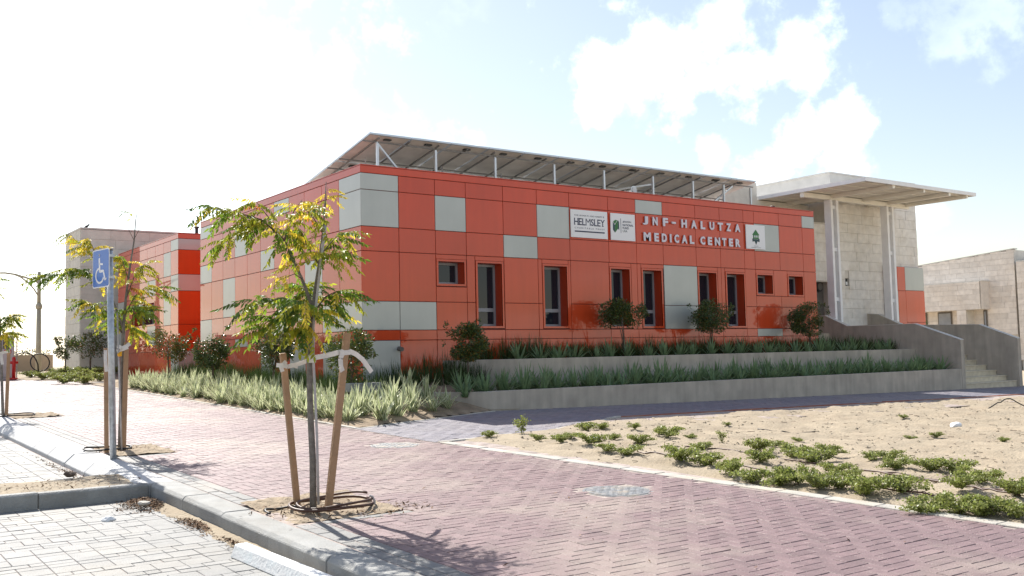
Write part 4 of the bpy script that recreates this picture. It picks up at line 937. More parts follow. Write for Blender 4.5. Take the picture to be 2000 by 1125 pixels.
# strap-leaved clumps (own meshes, shared)
def strap(mb, p, a, L, w, rise, droop, m, mc, seg=4, fold=True):
    d = Vector((cos(a), sin(a), 0)); s = Vector((-sin(a), cos(a), 0)); prev = None
    for i in range(seg+1):
        t = i/seg; q = Vector(p) + d*(L*cos(rise)*t) + Vector((0, 0, L*sin(rise)*t - droop*L*t*t)); ww = w*(1-t**2.2)*.5 + (.0015 if i < seg else 0)
        l, r = q - s*ww, q + s*ww; l2, r2 = q - s*ww*.35, q + s*ww*.35
        cur = [l, l2, r2, r]
        if prev:
            for k in range(3):
                n = len(mb.v); mb.v += [tuple(prev[k]), tuple(prev[k+1]), tuple(cur[k+1]), tuple(cur[k])]; mb.f.append((n, n+1, n+2, n+3)); mb.m.append(m if k == 1 else mc)
        prev = cur
def flax_mesh(seed, H=.5, n=32, w=.05):
    rg = random.Random(seed); mb = MB()
    for i in range(n):
        a = rg.uniform(0, 2*pi); rise = rg.uniform(.6, 1.4); L = H*rg.uniform(.75, 1.15)
        strap(mb, (rg.gauss(0, .035), rg.gauss(0, .035), -.02), a, L, w*rg.uniform(.8, 1.2), rise, rg.uniform(.05, .32)*(1.6-rise), 0, 1)
    return mb.mesh('flax', [L_flaxg, L_flax])
FL = [flax_mesh(s) for s in range(6)]
FT = []
for s_ in range(5):
    me_ = flax_mesh(20+s_, H=.6, n=30, w=.056); me_.materials.clear(); me_.materials.append(L_ftg); me_.materials.append(L_ftc); FT.append(me_)
def clump(x, y, z, s, label, group, name='flax_clump', meshes=FL, cat='plant'):
    o = link(name, rnd.choice(meshes), None, (x, y, z)); o.rotation_euler = (rnd.gauss(0, .05), rnd.gauss(0, .05), rnd.uniform(0, 6.28)); o.scale = (s, s, s*rnd.uniform(.9, 1.12)); return setprops(o, label, cat, group)
# left bed: rows along the sidewalk
y = -3.25; row = 0
for row, (xr, y0_, y1_, st_) in enumerate([(-1.93, -3.3, 9.6, .40), (-1.58, -3.0, 9.8, .43), (-1.22, -2.7, 9.6, .46)]):
    y = y0_
    while y < y1_:
        x = xr + rnd.gauss(0, .05)
        if y > pathback(x)+.25: clump(x, y+rnd.gauss(0, .06), bedz(x, y), rnd.uniform(.8, 1.12)*(1 if y < 6 else .95), ['striped flax clump in the front row of the sunny bed, next to the sidewalk', 'striped flax clump in the middle row of the sunny bed', 'striped flax clump in the back row of the sunny bed, by the dark grass'][row], ['front', 'middle', 'back'][row] + ' row of striped flax in the sunny bed')
        y += st_
for x, y in [(-1.05, -3.25), (-.6, -3.0), (-.1, -2.85), (.35, -2.62), (-.75, -2.55), (-.25, -2.4), (.2, -2.15), (-.45, -2.0), (-1.5, -3.55), (.05, -1.75)]:
    clump(x, y, bedz(x, y), rnd.uniform(.9, 1.2), 'striped flax clump at the corner of the bed where the sidewalk meets the path', 'flax clumps at the bed corner')
x = .55
while x < 17.3:
    y = -2.2 + rnd.gauss(0, .05); 
    if x > 1.0: clump(x, y, .74, rnd.uniform(.78, 1.05), 'green flax clump in the front row of the lower terrace, behind the planter wall', 'front row of flax in the lower terrace', meshes=FT)
    if x > .9: clump(x+.2, -1.75+rnd.gauss(0, .05), .74, rnd.uniform(.8, 1.1), 'green flax clump in the back row of the lower terrace', 'back row of flax in the lower terrace', meshes=FT)
    x += rnd.uniform(.42, .5)
x = 3.25
while x < 17.2:
    clump(x, -.9+rnd.gauss(0, .04), 1.34, rnd.uniform(.72, .92), 'green flax clump in the shaded upper terrace right under the facade', 'flax clumps in the upper terrace', meshes=FT); x += rnd.uniform(.45, .6)
# dark grass behind them
def grass_mesh(seed, H=.55, n=70):
    rg = random.Random(seed); mb = MB()
    for i in range(n): strap(mb, (rg.gauss(0, .06), rg.gauss(0, .06), -.02), rg.uniform(0, 6.28), H*rg.uniform(.6, 1.15), .009, rg.uniform(1.05, 1.53), rg.uniform(.02, .25), 0, 0, seg=3)
    return mb.mesh('grass_tuft', [L_grass])
GR = [grass_mesh(s) for s in range(5)]
y = -1.6
while y < 9.6:
    for xr in (-.78, -.4):
        x = xr+rnd.gauss(0, .05); clump(x, y+rnd.gauss(0, .08), bedz(x, y), rnd.uniform(.9, 1.2), 'tuft of dark green grass growing between the flax bed and the side facade', 'dark grass tufts along the side facade', 'grass_tuft', GR)
    y += .36
x = .2
while x < 17.3:
    zb = 1.34 if x > 2.6 else bedz(x, -.3)
    clump(x, -.35+rnd.gauss(0, .06), zb, rnd.uniform(.9, 1.25), 'tuft of dark grass growing against the front facade under the windows', 'dark grass tufts along the front facade', 'grass_tuft', GR)
    if x > 3: clump(x+.12, -.6+rnd.gauss(0, .05), zb, rnd.uniform(.7, .95), 'tuft of dark grass just behind the upper terrace flax', 'dark grass tufts behind the upper flax', 'grass_tuft', GR)
    elif x < 2.4: clump(x, -.8, bedz(x, -.8), .9, 'tuft of dark grass growing against the front facade under the windows', 'dark grass tufts along the front facade', 'grass_tuft', GR)
    x += .27
bn = thing('concrete_block', (.1, -1.6, .8), 'rough grey concrete slab lying in the flax bed near the corner of the building', 'block')
b = MB(); b.box(-.33, -.17, 0, .33, .17, .16); b.build('slab', M_kerb, bn, bevel=.012, wloc=(onY(706, 758, -1.5).x, -1.5, onY(706, 752, -1.5).z-.12))

# weeds on the sand
def weed_mesh(seed, n, R, H):
    rg = random.Random(seed); mb = MB()
    for s in range(9):
        a = rg.uniform(0, 6.28); L = R*rg.uniform(.4, 1.0); hh = H*rg.uniform(.4, 1.0); pts = []
        for k in range(5):
            t = k/4; pts.append(Vector((cos(a)*L*t + rg.gauss(0, .012), sin(a)*L*t+rg.gauss(0, .012), hh*sin(t*1.9)*.9)))
        mb.tube(pts, .003, 4, m=2, cap=False)
        for i in range(n//9):
            t = rg.random()**.7*4; k = min(3, int(t)); p = pts[k].lerp(pts[k+1], t-k) + Vector((rg.gauss(0, .03), rg.gauss(0, .03), abs(rg.gauss(0, .02)))); sz = rg.uniform(.018, .036)
            d = Vector((rg.gauss(0, 1), rg.gauss(0, 1), rg.gauss(.4, .6))).normalized(); e = d.cross(Vector((rg.gauss(0, 1), rg.gauss(0, 1), rg.gauss(0, 1)))).normalized(); q = len(mb.v)
            mb.v += [tuple(p), tuple(p+d*sz*.5+e*sz*.35), tuple(p+d*sz), tuple(p+d*sz*.5-e*sz*.35)]; mb.f += [(q, q+1, q+2), (q, q+2, q+3)]; m = rg.choices((0, 1), (3, 1))[0]; mb.m += [m, m]
    return mb.mesh('weed', [L_weed, L_weed2, L_weed2])
WD = [weed_mesh(70+s, 1500, .26, .15) for s in range(5)]; WT = [weed_mesh(80+s, 420, .12, .26) for s in range(2)]
wp = [(1020, 850, .9, 1), (955, 856, .55, 0), (1050, 862, .5, 0), (1095, 868, .6, 0), (1150, 872, .8, 0), (1145, 842, .7, 0), (1175, 838, .6, 0), (1198, 862, .5, 0), (1250, 868, .7, 0), (1185, 888, .6, 0), (1225, 893, .75, 0), (1305, 858, .9, 0), (1370, 885, .6, 0), (1330, 905, .95, 0),
      (1382, 912, .9, 0), (1480, 885, .85, 0), (1490, 905, .8, 0), (1430, 930, .8, 0), (1470, 940, .9, 0), (1520, 945, .9, 0), (1550, 895, 1.0, 0), (1590, 905, .9, 0), (1560, 945, .9, 0), (1620, 895, .7, 0), (1635, 925, .7, 0), (1600, 955, .8, 0), (1640, 955, .8, 0), (1700, 905, .6, 0), (1690, 965, 1.0, 0), (1750, 920, .75, 0), (1760, 965, .95, 0),
      (1740, 905, .6, 0), (1820, 925, .8, 0), (1865, 930, .9, 0), (1810, 1000, .9, 0), (1870, 1000, .9, 0), (1880, 965, .8, 0), (1915, 945, .8, 0), (1920, 1005, .8, 0), (1985, 975, .9, 0), (1985, 1010, .8, 0), (1410, 865, .55, 1), (1930, 1000, .7, 0), (1290, 850, .5, 0), (1115, 862, .5, 0), (1515, 875, .5, 0), (1665, 935, .6, 0), (1350, 858, .45, 0), (1560, 865, .35, 0), (1780, 858, .35, 0), (1830, 856, .4, 0), (1960, 862, .4, 0), (1240, 845, .45, 0), (1765, 820, .35, 0), (1420, 835, .3, 0)]
for px, py, s, tall in wp:
    P = G(px, py); wl = (('small low weed on the sand corner between the path and the red walk', 'weeds on the sand corner') if px < 1260 else
          ('small isolated weed on the open sand beyond the weed rows', 'isolated weeds on the open sand') if py < 878 else
          ('straggly green weed in the row right beside the pale edging of the walk', 'weeds beside the edging') if P.x < -.55 else
          ('straggly green weed in the second row farther from the walk, along the drip hose', 'weeds along the drip hose'))
    clump(P.x, P.y, sfz(P.x, P.y), s*1.05, wl[0] if not tall else 'upright leafy green weed standing on the sand near the path corner', wl[1] if not tall else 'upright weeds on the sand', 'weed', WT if tall else WD)
for px, py in [(60, 738), (85, 742), (110, 740), (135, 745), (160, 742), (185, 738), (100, 735), (150, 735), (195, 745), (125, 750), (75, 733), (175, 732), (165, 750), (205, 735), (120, 728), (145, 727)]:
    P = G(px, py); P.x = max(-3.3, min(0, P.x)); P.y = min(P.y, 19.5); clump(P.x, P.y, g(P.x, P.y)+.01, rnd.uniform(1.3, 2.0), 'green spreading weed on the dirt in front of the beige stone building', 'weeds by the stone building', 'weed', WD)

# irrigation lines on the sand
def pipe(name, px, r, m, label, cat='hose', lift=.012):
    pts = []
    W3 = [G(*p) for p in px]
    for a, b_ in zip(W3[:-1], W3[1:]):
        for k in range(6):
            p = a.lerp(b_, k/6); p.x += rnd.gauss(0, .006); p.z = sfz(p.x, p.y)+lift+.006*sin(p.x*9); pts.append(p)
    b = MB(); b.tube(pts, r, 6); b.build(name, m, smooth=True, label=label, cat=cat)
pipe('drip_hose', [(1290, 877), (1400, 885), (1560, 905), (1700, 925), (1860, 948), (2010, 965)], .009, M_brownpipe, 'dark brown drip hose lying across the sand behind the nearest row of weeds')
pipe('drip_hose', [(1245, 888), (1330, 900), (1480, 922), (1640, 950), (1800, 970), (1990, 1000)], .009, M_brownpipe, 'dark brown drip hose threading the row of weeds next to the paved walk')
pipe('drip_hose', [(1480, 840), (1540, 843), (1605, 846)], .009, M_black, 'short black hose piece lying alone on the open sand near the path kerb')
pipe('drip_hose', [(1720, 930), (1830, 945), (1920, 962), (2010, 980)], .009, M_brownpipe, 'brown hose running off to the right between the two weed rows')
b = MB(); P = G(1930, 800); pts = [Vector((P.x+t*1.3, P.y-.1*t, sfz(P.x+t*1.3, P.y)+.16*sin(t*pi))) for t in [k/12 for k in range(13)]]; b.tube(pts, .012, 6); b.build('hose_arch', M_black, smooth=True, label='arched black hose sticking up from the sand at the right edge', cat='hose')
def litter(name, px, py, s, label, m=M_paper, lift=.03, zf=None):
    P = G(px, py); z = (zf(P.x, P.y) if zf else g(P.x, P.y)) + lift; bm = bmesh.new(); bmesh.ops.create_icosphere(bm, subdivisions=2, radius=s)
    for v in bm.verts: v.co *= 1 + .45*noise.noise(v.co*(3/s*.3)+Vector((px, 0, 0))); v.co.z *= .6; v.co.x *= 1.3
    me = bpy.data.meshes.new(name); bm.to_mesh(me); bm.free(); me.materials.append(m); setprops(link(name, me, None, (P.x, P.y, z)), label, 'litter')
litter('plastic_bag', 1160, 868, .07, 'crumpled white plastic bag on the sand behind a small weed', zf=sfz)
litter('crumpled_paper', 1868, 832, .09, 'crumpled white paper lying on the open sand at the right', zf=sfz)
litter('plastic_cup', 1880, 940, .05, 'small bluish white scrap of plastic between the weeds at the right', zf=sfz)
rnd2 = random.Random(99); mb = MB()
for k in range(2200):                             # pebbles, twigs and clods on the sand
    x = rnd2.uniform(-1.9, 14); y = rnd2.uniform(-15, -5.2)
    if x < edgeX(y)+.15 or y > pathfront(x)-.1: continue
    s = rnd2.uniform(.006, .022); z = sfz(x, y); n = len(mb.v); a = rnd2.uniform(0, 3.14)
    if k % 3: mb.v += [(x-s, y-s*.8, z), (x+s, y-s, z), (x+s*.8, y+s, z), (x-s, y+s*.9, z), (x, y, z+s*.9)]; mb.f += [(n, n+1, n+4), (n+1, n+2, n+4), (n+2, n+3, n+4), (n+3, n, n+4)]; mb.m += [0]*4
    else: mb.beam((x, y, z+.008), (x+cos(a)*s*5, y+sin(a)*s*5, z+.012), .006, .006, 1)
mb.build('sand_debris', [M_sand, M_bark2], kind='stuff')

# ================================================================== STREET TREES
def compound_leaf(seed, L=.31, pairs=10, lf=.074):
    rg = random.Random(seed); mb = MB(); pts = []
    for i in range(pairs*2+2):
        t = i/(pairs*2+1); pts.append(Vector((L*t, 0, .05*L*sin(t*3)-.38*L*t*t)))
    mb.tube(pts[::3]+[pts[-1]], .0022, 3, cap=False)
    def lfl(p, d, ln, w):
        sd_ = d.cross(Vector((0, 0, 1)));
        if sd_.length < .05: sd_ = Vector((1, 0, 0))
        sd_ = (sd_.normalized()+Vector((rg.gauss(0, .35), rg.gauss(0, .35), rg.gauss(0, .35)))).normalized(); up = sd_.cross(d).normalized()*w*.35
        n = len(mb.v); mb.v += [tuple(p), tuple(p+d*ln*.3+sd_*w+up), tuple(p+d*ln*.65+sd_*w*.8+up*.5), tuple(p+d*ln), tuple(p+d*ln*.65-sd_*w*.8+up*.5), tuple(p+d*ln*.3-sd_*w+up), tuple(p+d*ln*.5)]
        mb.f += [(n, n+1, n+2, n+6), (n+6, n+2, n+3), (n, n+6, n+4, n+5), (n+6, n+3, n+4)]; mb.m += [0]*4
    for k in range(pairs):
        i = 2+k*2; p = pts[min(i, len(pts)-1)]
        for s in (-1, 1):
            if rg.random() < .06: continue
            d = Vector((.45+rg.gauss(0, .1), s*(.62+rg.gauss(0, .1)), -.85+rg.gauss(0, .25))).normalized(); lfl(p, d, lf*rg.uniform(.8, 1.15)*(1-.25*abs(k/pairs-.4)), lf*.175)
    lfl(pts[-1], Vector((1, 0, -.6)).normalized(), lf, lf*.2)
    return mb
LM = {}
for mi, m in enumerate((L_green, L_yg, L_yel, L_dk, L_orange)):
    LM[mi] = [compound_leaf(mi*10+s).mesh('leaf', m) for s in range(3)]
def street_tree(base, Y, label, trunk, branches, leafspec, seed, T=None):
    rg = random.Random(seed); t = thing('street_tree', base, label, 'tree', 'young staked street trees')
    pts = [onY(x, y, Y) for x, y, r in trunk]; pts[0].z = g(pts[0].x, Y)-.03
    b = MB(); b.tube(pts, [r for _, _, r in trunk], 9); b.build('trunk', M_bark, t, smooth=True)
    for br in branches:
        P = []
        n = len(br['p'])
        for i, (x, y) in enumerate(br['p']): P.append(onY(x, y, Y + br.get('dy', 0)*i/(n-1)))
        b = MB(); b.tube(P, [br['r']*(1-.75*i/(n-1)) for i in range(n)], 6); b.build('branch', M_bark2 if br['r'] < .012 else M_bark, t, smooth=True)
        nl = int(br['n']*1.5); t0 = br.get('t0', .25)
        for k in range(nl):
            tt = t0 + (1-t0)*((k+rg.random())/nl); f = tt*(n-1); i = min(n-2, int(f)); p = P[i].lerp(P[i+1], f-i)
            bd_ = (P[i+1]-P[i]).normalized(); az = math.atan2(bd_.y, bd_.x); a = az + rg.choice((-1, 1))*rg.uniform(.1, 1.9)*(1 if tt < .9 else .5)
            m = rg.choices(range(5), br['w'])[0]; o = link('leaf', rg.choice(LM[m]), t, p)
            o.rotation_euler = (rg.gauss(0, .3), rg.uniform(-.45, .5)+br.get('droop', 0), a); s = rg.uniform(.58, .92)*br.get('s', 1); o.scale = (s, s, s)
    return t
YG = (3, 6, 2.0, 1, 0); YL = (1, 5, 5, 0, .25); GD = (5, 4, .4, 4, 0)
t1 = [(612, 1003, .030), (611, 900, .028), (606, 800, .026), (604, 700, .024), (608, 650, .022), (612, 600, .019), (616, 560, .013), (625, 500, .010), (632, 440, .008), (637, 355, .003)]
br1 = [
 dict(p=[(612, 605), (590, 545), (571, 505), (556, 470)], r=.016, n=5, t0=.5, w=YG, dy=.1),
 dict(p=[(556, 470), (535, 450), (512, 430), (480, 420), (440, 412), (405, 405)], r=.010, n=22, t0=.1, w=(4, 5, 1, 3, 0), dy=-.15, s=.95),
 dict(p=[(556, 470), (562, 440), (575, 410), (590, 390)], r=.008, n=10, t0=.1, w=YL, dy=.15),
 dict(p=[(512, 432), (480, 445), (450, 465), (428, 485)], r=.007, n=15, t0=.1, w=(4, 5, 1.5, 2, 0), dy=.2, s=.9),
 dict(p=[(535, 452), (525, 425), (505, 400), (500, 395)], r=.006, n=8, t0=.1, w=YL, dy=-.2),
 dict(p=[(590, 545), (575, 535), (550, 545), (545, 548)], r=.005, n=3, t0=.3, w=YL, dy=-.2, s=.8),
 dict(p=[(622, 515), (600, 480), (590, 455), (578, 440)], r=.007, n=11, t0=.2, w=YG, dy=.25),
 dict(p=[(626, 498), (645, 475), (660, 460), (672, 455)], r=.007, n=13, t0=.1, w=(3, 6, 2, 1, 0), dy=.1),
 dict(p=[(630, 455), (612, 425), (600, 412), (588, 405)], r=.006, n=9, t0=.1, w=YL, dy=-.2),
 dict(p=[(624, 505), (640, 500), (650, 495)], r=.005, n=10, t0=.1, w=YG, dy=-.25),
 dict(p=[(632, 440), (636, 400), (640, 365)], r=.004, n=5, t0=.5, w=(0, 2, 7, 0, 1), dy=.0, s=.6),
 dict(p=[(611, 615), (585, 590), (550, 582), (520, 590), (490, 598)], r=.010, n=19, t0=.15, w=GD, dy=-.2),
 dict(p=[(610, 632), (580, 612), (545, 622), (515, 645)], r=.009, n=18, t0=.15, w=(5, 5, 1, 3, 0), dy=-.1),
 dict(p=[(613, 610), (635, 580), (655, 570), (675, 575)], r=.008, n=14, t0=.15, w=GD, dy=-.1),
 dict(p=[(612, 605), (600, 570), (590, 560), (585, 557)], r=.008, n=16, t0=.1, w=GD, dy=.35),
 dict(p=[(611, 625), (600, 600), (595, 590)], r=.007, n=12, t0=.1, w=(4, 5, 1.2, 2, 0), dy=-.45),
 dict(p=[(609, 640), (600, 635), (590, 640), (580, 650)], r=.005, n=9, t0=.1, w=(2, 5, 3, 1, 0), dy=-.15, droop=.3),
 dict(p=[(612, 620), (628, 605), (640, 605)], r=.005, n=8, t0=.1, w=(3, 5, 2.5, 1, 0), dy=.2, droop=.2)]
street_tree((-5.79, -10.37, g(-5.79, -10.37)), -10.37, 'nearest young street tree with green and yellow pinnate leaves tied between two wooden stakes', t1, br1, None, 1)
t2 = [(234, 882, .028), (236, 800, .026), (238, 720, .024), (241, 640, .021), (246, 580, .016), (254, 520, .012), (262, 470, .009), (265, 430, .006), (268, 415, .003)]
br2 = [
 dict(p=[(240, 640), (222, 590), (200, 545), (190, 510), (180, 480), (172, 465)], r=.013, n=18, t0=.35, w=YL, dy=-.2),
 dict(p=[(205, 555), (170, 530), (140, 530), (105, 538), (80, 540)], r=.009, n=24, t0=.15, w=(5, 4, 1, 3, 0), dy=.1),
 dict(p=[(192, 515), (165, 485), (148, 470), (135, 455)], r=.006, n=8, t0=.3, w=YL, dy=.1, s=.8),
 dict(p=[(238, 650), (210, 610), (185, 595), (165, 590)], r=.009, n=20, t0=.15, w=(4, 5, 2, 1, 0), dy=-.2),
 dict(p=[(242, 620), (262, 580), (285, 560), (315, 565)], r=.009, n=20, t0=.1, w=(4, 6, 2, 1, 0), dy=.1),
 dict(p=[(246, 585), (262, 540), (275, 520), (285, 515)], r=.008, n=16, t0=.1, w=YL, dy=-.2),
 dict(p=[(243, 610), (255, 600), (275, 605), (290, 610)], r=.006, n=18, t0=.05, w=GD, dy=-.3),
 dict(p=[(250, 545), (240, 510), (235, 500)], r=.006, n=14, t0=.1, w=YG, dy=.3),
 dict(p=[(240, 640), (228, 620), (215, 615)], r=.006, n=14, t0=.1, w=(5, 4, 1, 2, 0), dy=.3),
 dict(p=[(241, 630), (256, 640), (266, 645)], r=.005, n=12, t0=.1, w=(2, 5, 4, 0, 0), dy=.1, droop=.3),
 dict(p=[(262, 470), (252, 450), (248, 430)], r=.004, n=0, w=YL), dict(p=[(263, 465), (272, 448), (276, 440)], r=.004, n=0, w=YL),
 dict(p=[(267, 420), (260, 418), (245, 412)], r=.003, n=3, t0=.5, w=(0, 1, 2, 2, 1), s=.6)]
street_tree((-5.96, -4.85, g(-5.96, -4.85)), -4.85, 'second young street tree with yellowing crown right behind the parking sign', t2, br2, None, 2)
Y3 = 1.7
t3 = [(6, 815, .026), (4, 760, .024), (2, 690, .022), (0, 640, .018), (-2, 590, .013), (-5, 540, .008), (-6, 500, .004)]
br3 = [dict(p=[(0, 650), (12, 625), (20, 615), (25, 622)], r=.01, n=24, t0=.1, w=(4, 4, 3, 1, 0), dy=-.2), dict(p=[(-2, 600), (-14, 570), (-12, 545), (-6, 540)], r=.008, n=8, t0=.2, w=YG, dy=.1),
       dict(p=[(0, 640), (-25, 610), (-45, 600)], r=.01, n=24, t0=.1, w=(4, 4, 3, 1, 0), dy=.1), dict(p=[(1, 660), (10, 650), (20, 648)], r=.006, n=14, t0=.1, w=(2, 4, 5, 0, 0), dy=-.3, droop=.4), dict(p=[(-4, 570), (-20, 540), (-35, 530)], r=.008, n=14, t0=.2, w=YL, dy=0)]
street_tree((-6.1, Y3, g(-6.1, Y3)), Y3, 'third young street tree cut by the left edge of the picture', t3, br3, None, 3)

def stake(px0, py0, px1, py1, Y0, Y1, w, label):
    a = onY(px0, py0, Y0); b_ = onY(px1, py1, Y1); t = thing('tree_stake', a, label, 'stake', 'wooden stakes of the street trees')
    a = a - (b_-a).normalized()*.05
    b = MB(); b.beam(a, b_, w, w*.7, up=(0, 1, 0)); b.build('post', M_wood, t, bevel=.004)
stake(581, 990, 552, 690, -10.12, -10.2, .052, 'shorter brown wooden stake leaning left of the nearest tree')
stake(640, 1003, 678, 650, -10.42, -10.42, .058, 'taller brown wooden stake leaning right of the nearest tree')
stake(208, 884, 207, 680, -4.95, -4.95, .05, 'brown wooden stake mostly hidden behind the blue sign pole')
stake(241, 884, 247, 668, -4.9, -4.9, .055, 'brown wooden stake right of the blue sign pole')
stake(12, 818, 17, 690, Y3, Y3, .055, 'brown wooden stake at the left edge beside the third tree')
def stick(pts, Y, label):
    b = MB(); b.tube([onY(x, y, Y) for x, y in pts], .011, 7); b.build('support_stick', M_greystick, smooth=True, label=label, cat='stick')
stick([(622, 985), (619, 850), (612, 700), (612, 640), (628, 500), (636, 440)], -10.42, 'pale grey support stick tied to the trunk of the nearest tree')
stick([(238, 884), (233, 740), (229, 610)], -4.98, 'pale grey support stick beside the trunk of the second tree')
def ribbon(segs, Y, w, label, th=.003):
    b = MB()
    for pts in segs:
        P = [onY(x, y, Y+dy) for x, y, dy in pts]
        for p, q in zip(P[:-1], P[1:]):
            d = (q-p).normalized(); s = Vector((-d.z, 0, d.x)).normalized()*w/2; e = Vector((0, th, 0))
            b.hexa([p-s, q-s, q-s+e, p-s+e, p+s, q+s, q+s+e, p+s+e])
    b.build('cloth_tie', M_cloth, label=label, cat='cloth tie', group='white cloth ties on the street trees')
ribbon([[(540, 713, -.03), (553, 714, -.07), (562, 716, -.07), (580, 712, -.02), (603, 704, -.05), (617, 700, -.06)], [(559, 706, -.04), (549, 716, -.05), (552, 726, -.05)], [(562, 716, -.06), (572, 713, -.07), (582, 716, -.06)]], -10.2, .035, 'white cloth strip knotted round the left stake of the nearest tree')
ribbon([[(603, 698, -.06), (617, 698, -.07), (640, 694, -.05), (662, 688, -.06), (683, 686, -.07)], [(683, 686, -.07), (696, 692, -.06), (708, 702, -.05), (717, 714, -.04), (726, 727, -.04)], [(672, 684, -.08), (665, 700, -.08), (666, 716, -.08), (673, 735, -.06)], [(664, 690, -.08), (684, 688, -.08)]], -10.37, .042, 'white cloth strip with long loose end on the right stake of the nearest tree')
ribbon([[(603, 703, -.06), (617, 702, -.07)]], -10.37, .05, 'white cloth band wrapped round the trunk of the nearest tree')
ribbon([[(229, 675, -.05), (238, 680, -.07), (247, 676, -.06), (254, 671, -.04)], [(228, 686, -.03), (240, 682, -.07), (250, 678, -.07)]], -4.93, .045, 'white cloth tie on the stake right of the blue sign pole')
ribbon([[(206, 684, -.05), (206, 705, -.06), (208, 726, -.05)]], -5.0, .04, 'white cloth strip hanging on the stake left of the blue sign pole')
ribbon([[(-5, 692, -.05), (8, 688, -.06), (20, 686, -.06)], [(2, 692, -.05), (3, 702, -.06), (5, 712, -.05)]], Y3, .05, 'white cloth tie on the stake at the left edge')
b = MB(); P = onY(601, 664, -10.43); b.box(-.045, -.002, -.011, .045, .002, .011); o = b.build('tree_tag', M_tag, wloc=P, bevel=.001, label='yellow plastic tag tied to the trunk of the nearest tree', cat='tag'); o.rotation_euler = (0, radians(-17), 0)
b = MB(); P = onY(230, 694, -5.03); b.tube([P, P+Vector((.03, 0, .01)), P+Vector((.05, 0, .05))], [.02, .03, .004], 6); b.build('yellow_leaf_tag', M_tag, label='yellow tag hanging beside the blue sign pole', cat='tag')
# irrigation rings at the tree feet
def ring(cx_, cy_, R, r, m, label, dz=.03, arc=(0, 2*pi), tilt=.0, nm='irrigation_ring'):
    b = MB(); N = 30; pts = []
    for k in range(N+1):
        a = arc[0]+(arc[1]-arc[0])*k/N; x = cx_+R*cos(a)*1.1; y = cy_+R*sin(a)*.9; pts.append((x, y, g(x, y)+dz+tilt*cos(a)+.008*sin(3*a)))
    b.tube(pts, r, 7); b.build(nm, m, smooth=True, label=label, cat='irrigation pipe')
ring(-5.62, -10.3, .33, .013, M_brownpipe, 'rust brown irrigation ring lying round the foot of the nearest tree', .045)
ring(-5.60, -10.33, .30, .011, M_brownpipe, 'second brown pipe loop coiled inside the irrigation ring of the nearest tree', .075, (0.2, 5.6), .02)
ring(-6.02, -10.2, .13, .010, M_black, 'grey hose end arching out of the soil left of the nearest tree', .02, (0, 3.6), .0)
ring(-6.08, -4.75, .26, .012, M_black, 'black irrigation ring round the foot of the second tree', .035)
ring(-6.15, Y3, .35, .013, M_black, 'black irrigation ring round the foot of the third tree', .04)
b = MB(); P = Vector((-5.32, -10.5, g(-5.3, -10.5))); b.tube([P, P+Vector((0, 0, .06)), P+Vector((-.02, 0, .10)), P+Vector((-.05, 0, .11))], .010, 6); b.build('pipe_end', M_greystick, smooth=True, label='short pale pipe end standing up at the right of the nearest tree pit', cat='irrigation pipe')

# ================================================================== DISABLED PARKING SIGN
sg = thing('parking_sign', (-6.245, -5.7, g(-6.24, -5.7)), 'blue disabled parking sign with white wheelchair symbol on a galvanised pole', 'sign')
b = MB(); b.tube([(-6.245, -5.7, .30), (-6.30, -5.7, 2.86)], .038, 18); b.build('pole', M_steel, sg, smooth=True)
b = MB(); b.tube([(-6.30, -5.7, 2.861), (-6.30, -5.7, 2.87)], .04, 14); b.build('pole_cap', M_black, sg)
SO = Vector((-6.338, -5.86, 0)); SU = Vector((-sin(radians(11)), cos(radians(11)), 0)); # sign runs along SU (left edge is farther)
su = -SU; SN = su.cross(UZ).normalized()       # reading direction is towards the viewer's right
so_ = SO + SU*.44 + SN*.0
def SPt(a, c, w): return so_ + su*a + UZ*c + SN*w
def splate(a0, c0, a1, c1, w0, w1, m, name, rad=.03):
    pts = []
    for (qx, qz, s0) in ((a1-rad, c1-rad, 0), (a0+rad, c1-rad, pi/2), (a0+rad, c0+rad, pi), (a1-rad, c0+rad, 1.5*pi)):
        for k in range(5): t = s0+pi/2*k/4; pts.append((qx+rad*cos(t), qz+rad*sin(t)))
    n = len(pts); b = MB(); b.v = [tuple(SPt(x, z_, w1)) for x, z_ in pts]+[tuple(SPt(x, z_, w0)) for x, z_ in pts]; b.f = [tuple(range(n)), tuple(range(n, 2*n))[::-1]]+[(k, (k+1) % n, (k+1) % n+n, k+n) for k in range(n)]; b.m = [0]*(n+2)
    return b.build(name, m, sg)
splate(0, 2.415, .44, 2.875, 0, .004, M_whitesign, 'sign_border'); splate(.012, 2.427, .428, 2.863, .0045, .0065, M_blue, 'sign_face')
b = MB()
def sbar(a0, c0, a1, c1, w):
    p, q = SPt(a0, c0, .0078), SPt(a1, c1, .0078); d = (q-p).normalized(); s = SN.cross(d).normalized()*w/2; e = SN*.0012
    b.hexa([p-s-e, q-s-e, q+s-e, p+s-e, p-s+e, q-s+e, q+s+e, p+s+e])
cxs, czs = .20, 2.56; N = 22
for k in range(N):                              # wheel
    a0 = radians(105)+radians(235)*k/N; a1 = radians(105)+radians(235)*(k+1.15)/N; sbar(cxs+.105*cos(a0), czs+.088*sin(a0), cxs+.105*cos(a1), czs+.088*sin(a1), .024)
sbar(.185, 2.77, .20, 2.60, .036); sbar(.20, 2.61, .30, 2.61, .03); sbar(.295, 2.615, .34, 2.50, .03); sbar(.335, 2.505, .375, 2.515, .022); sbar(.19, 2.70, .28, 2.69, .022)
for k in range(10):
    a0 = 2*pi*k/10; sbar(.185+.016*cos(a0), 2.805+.013*sin(a0), .185-.016*cos(a0), 2.805-.013*sin(a0), .02)
b.build('wheelchair_symbol', M_whitesign, sg)
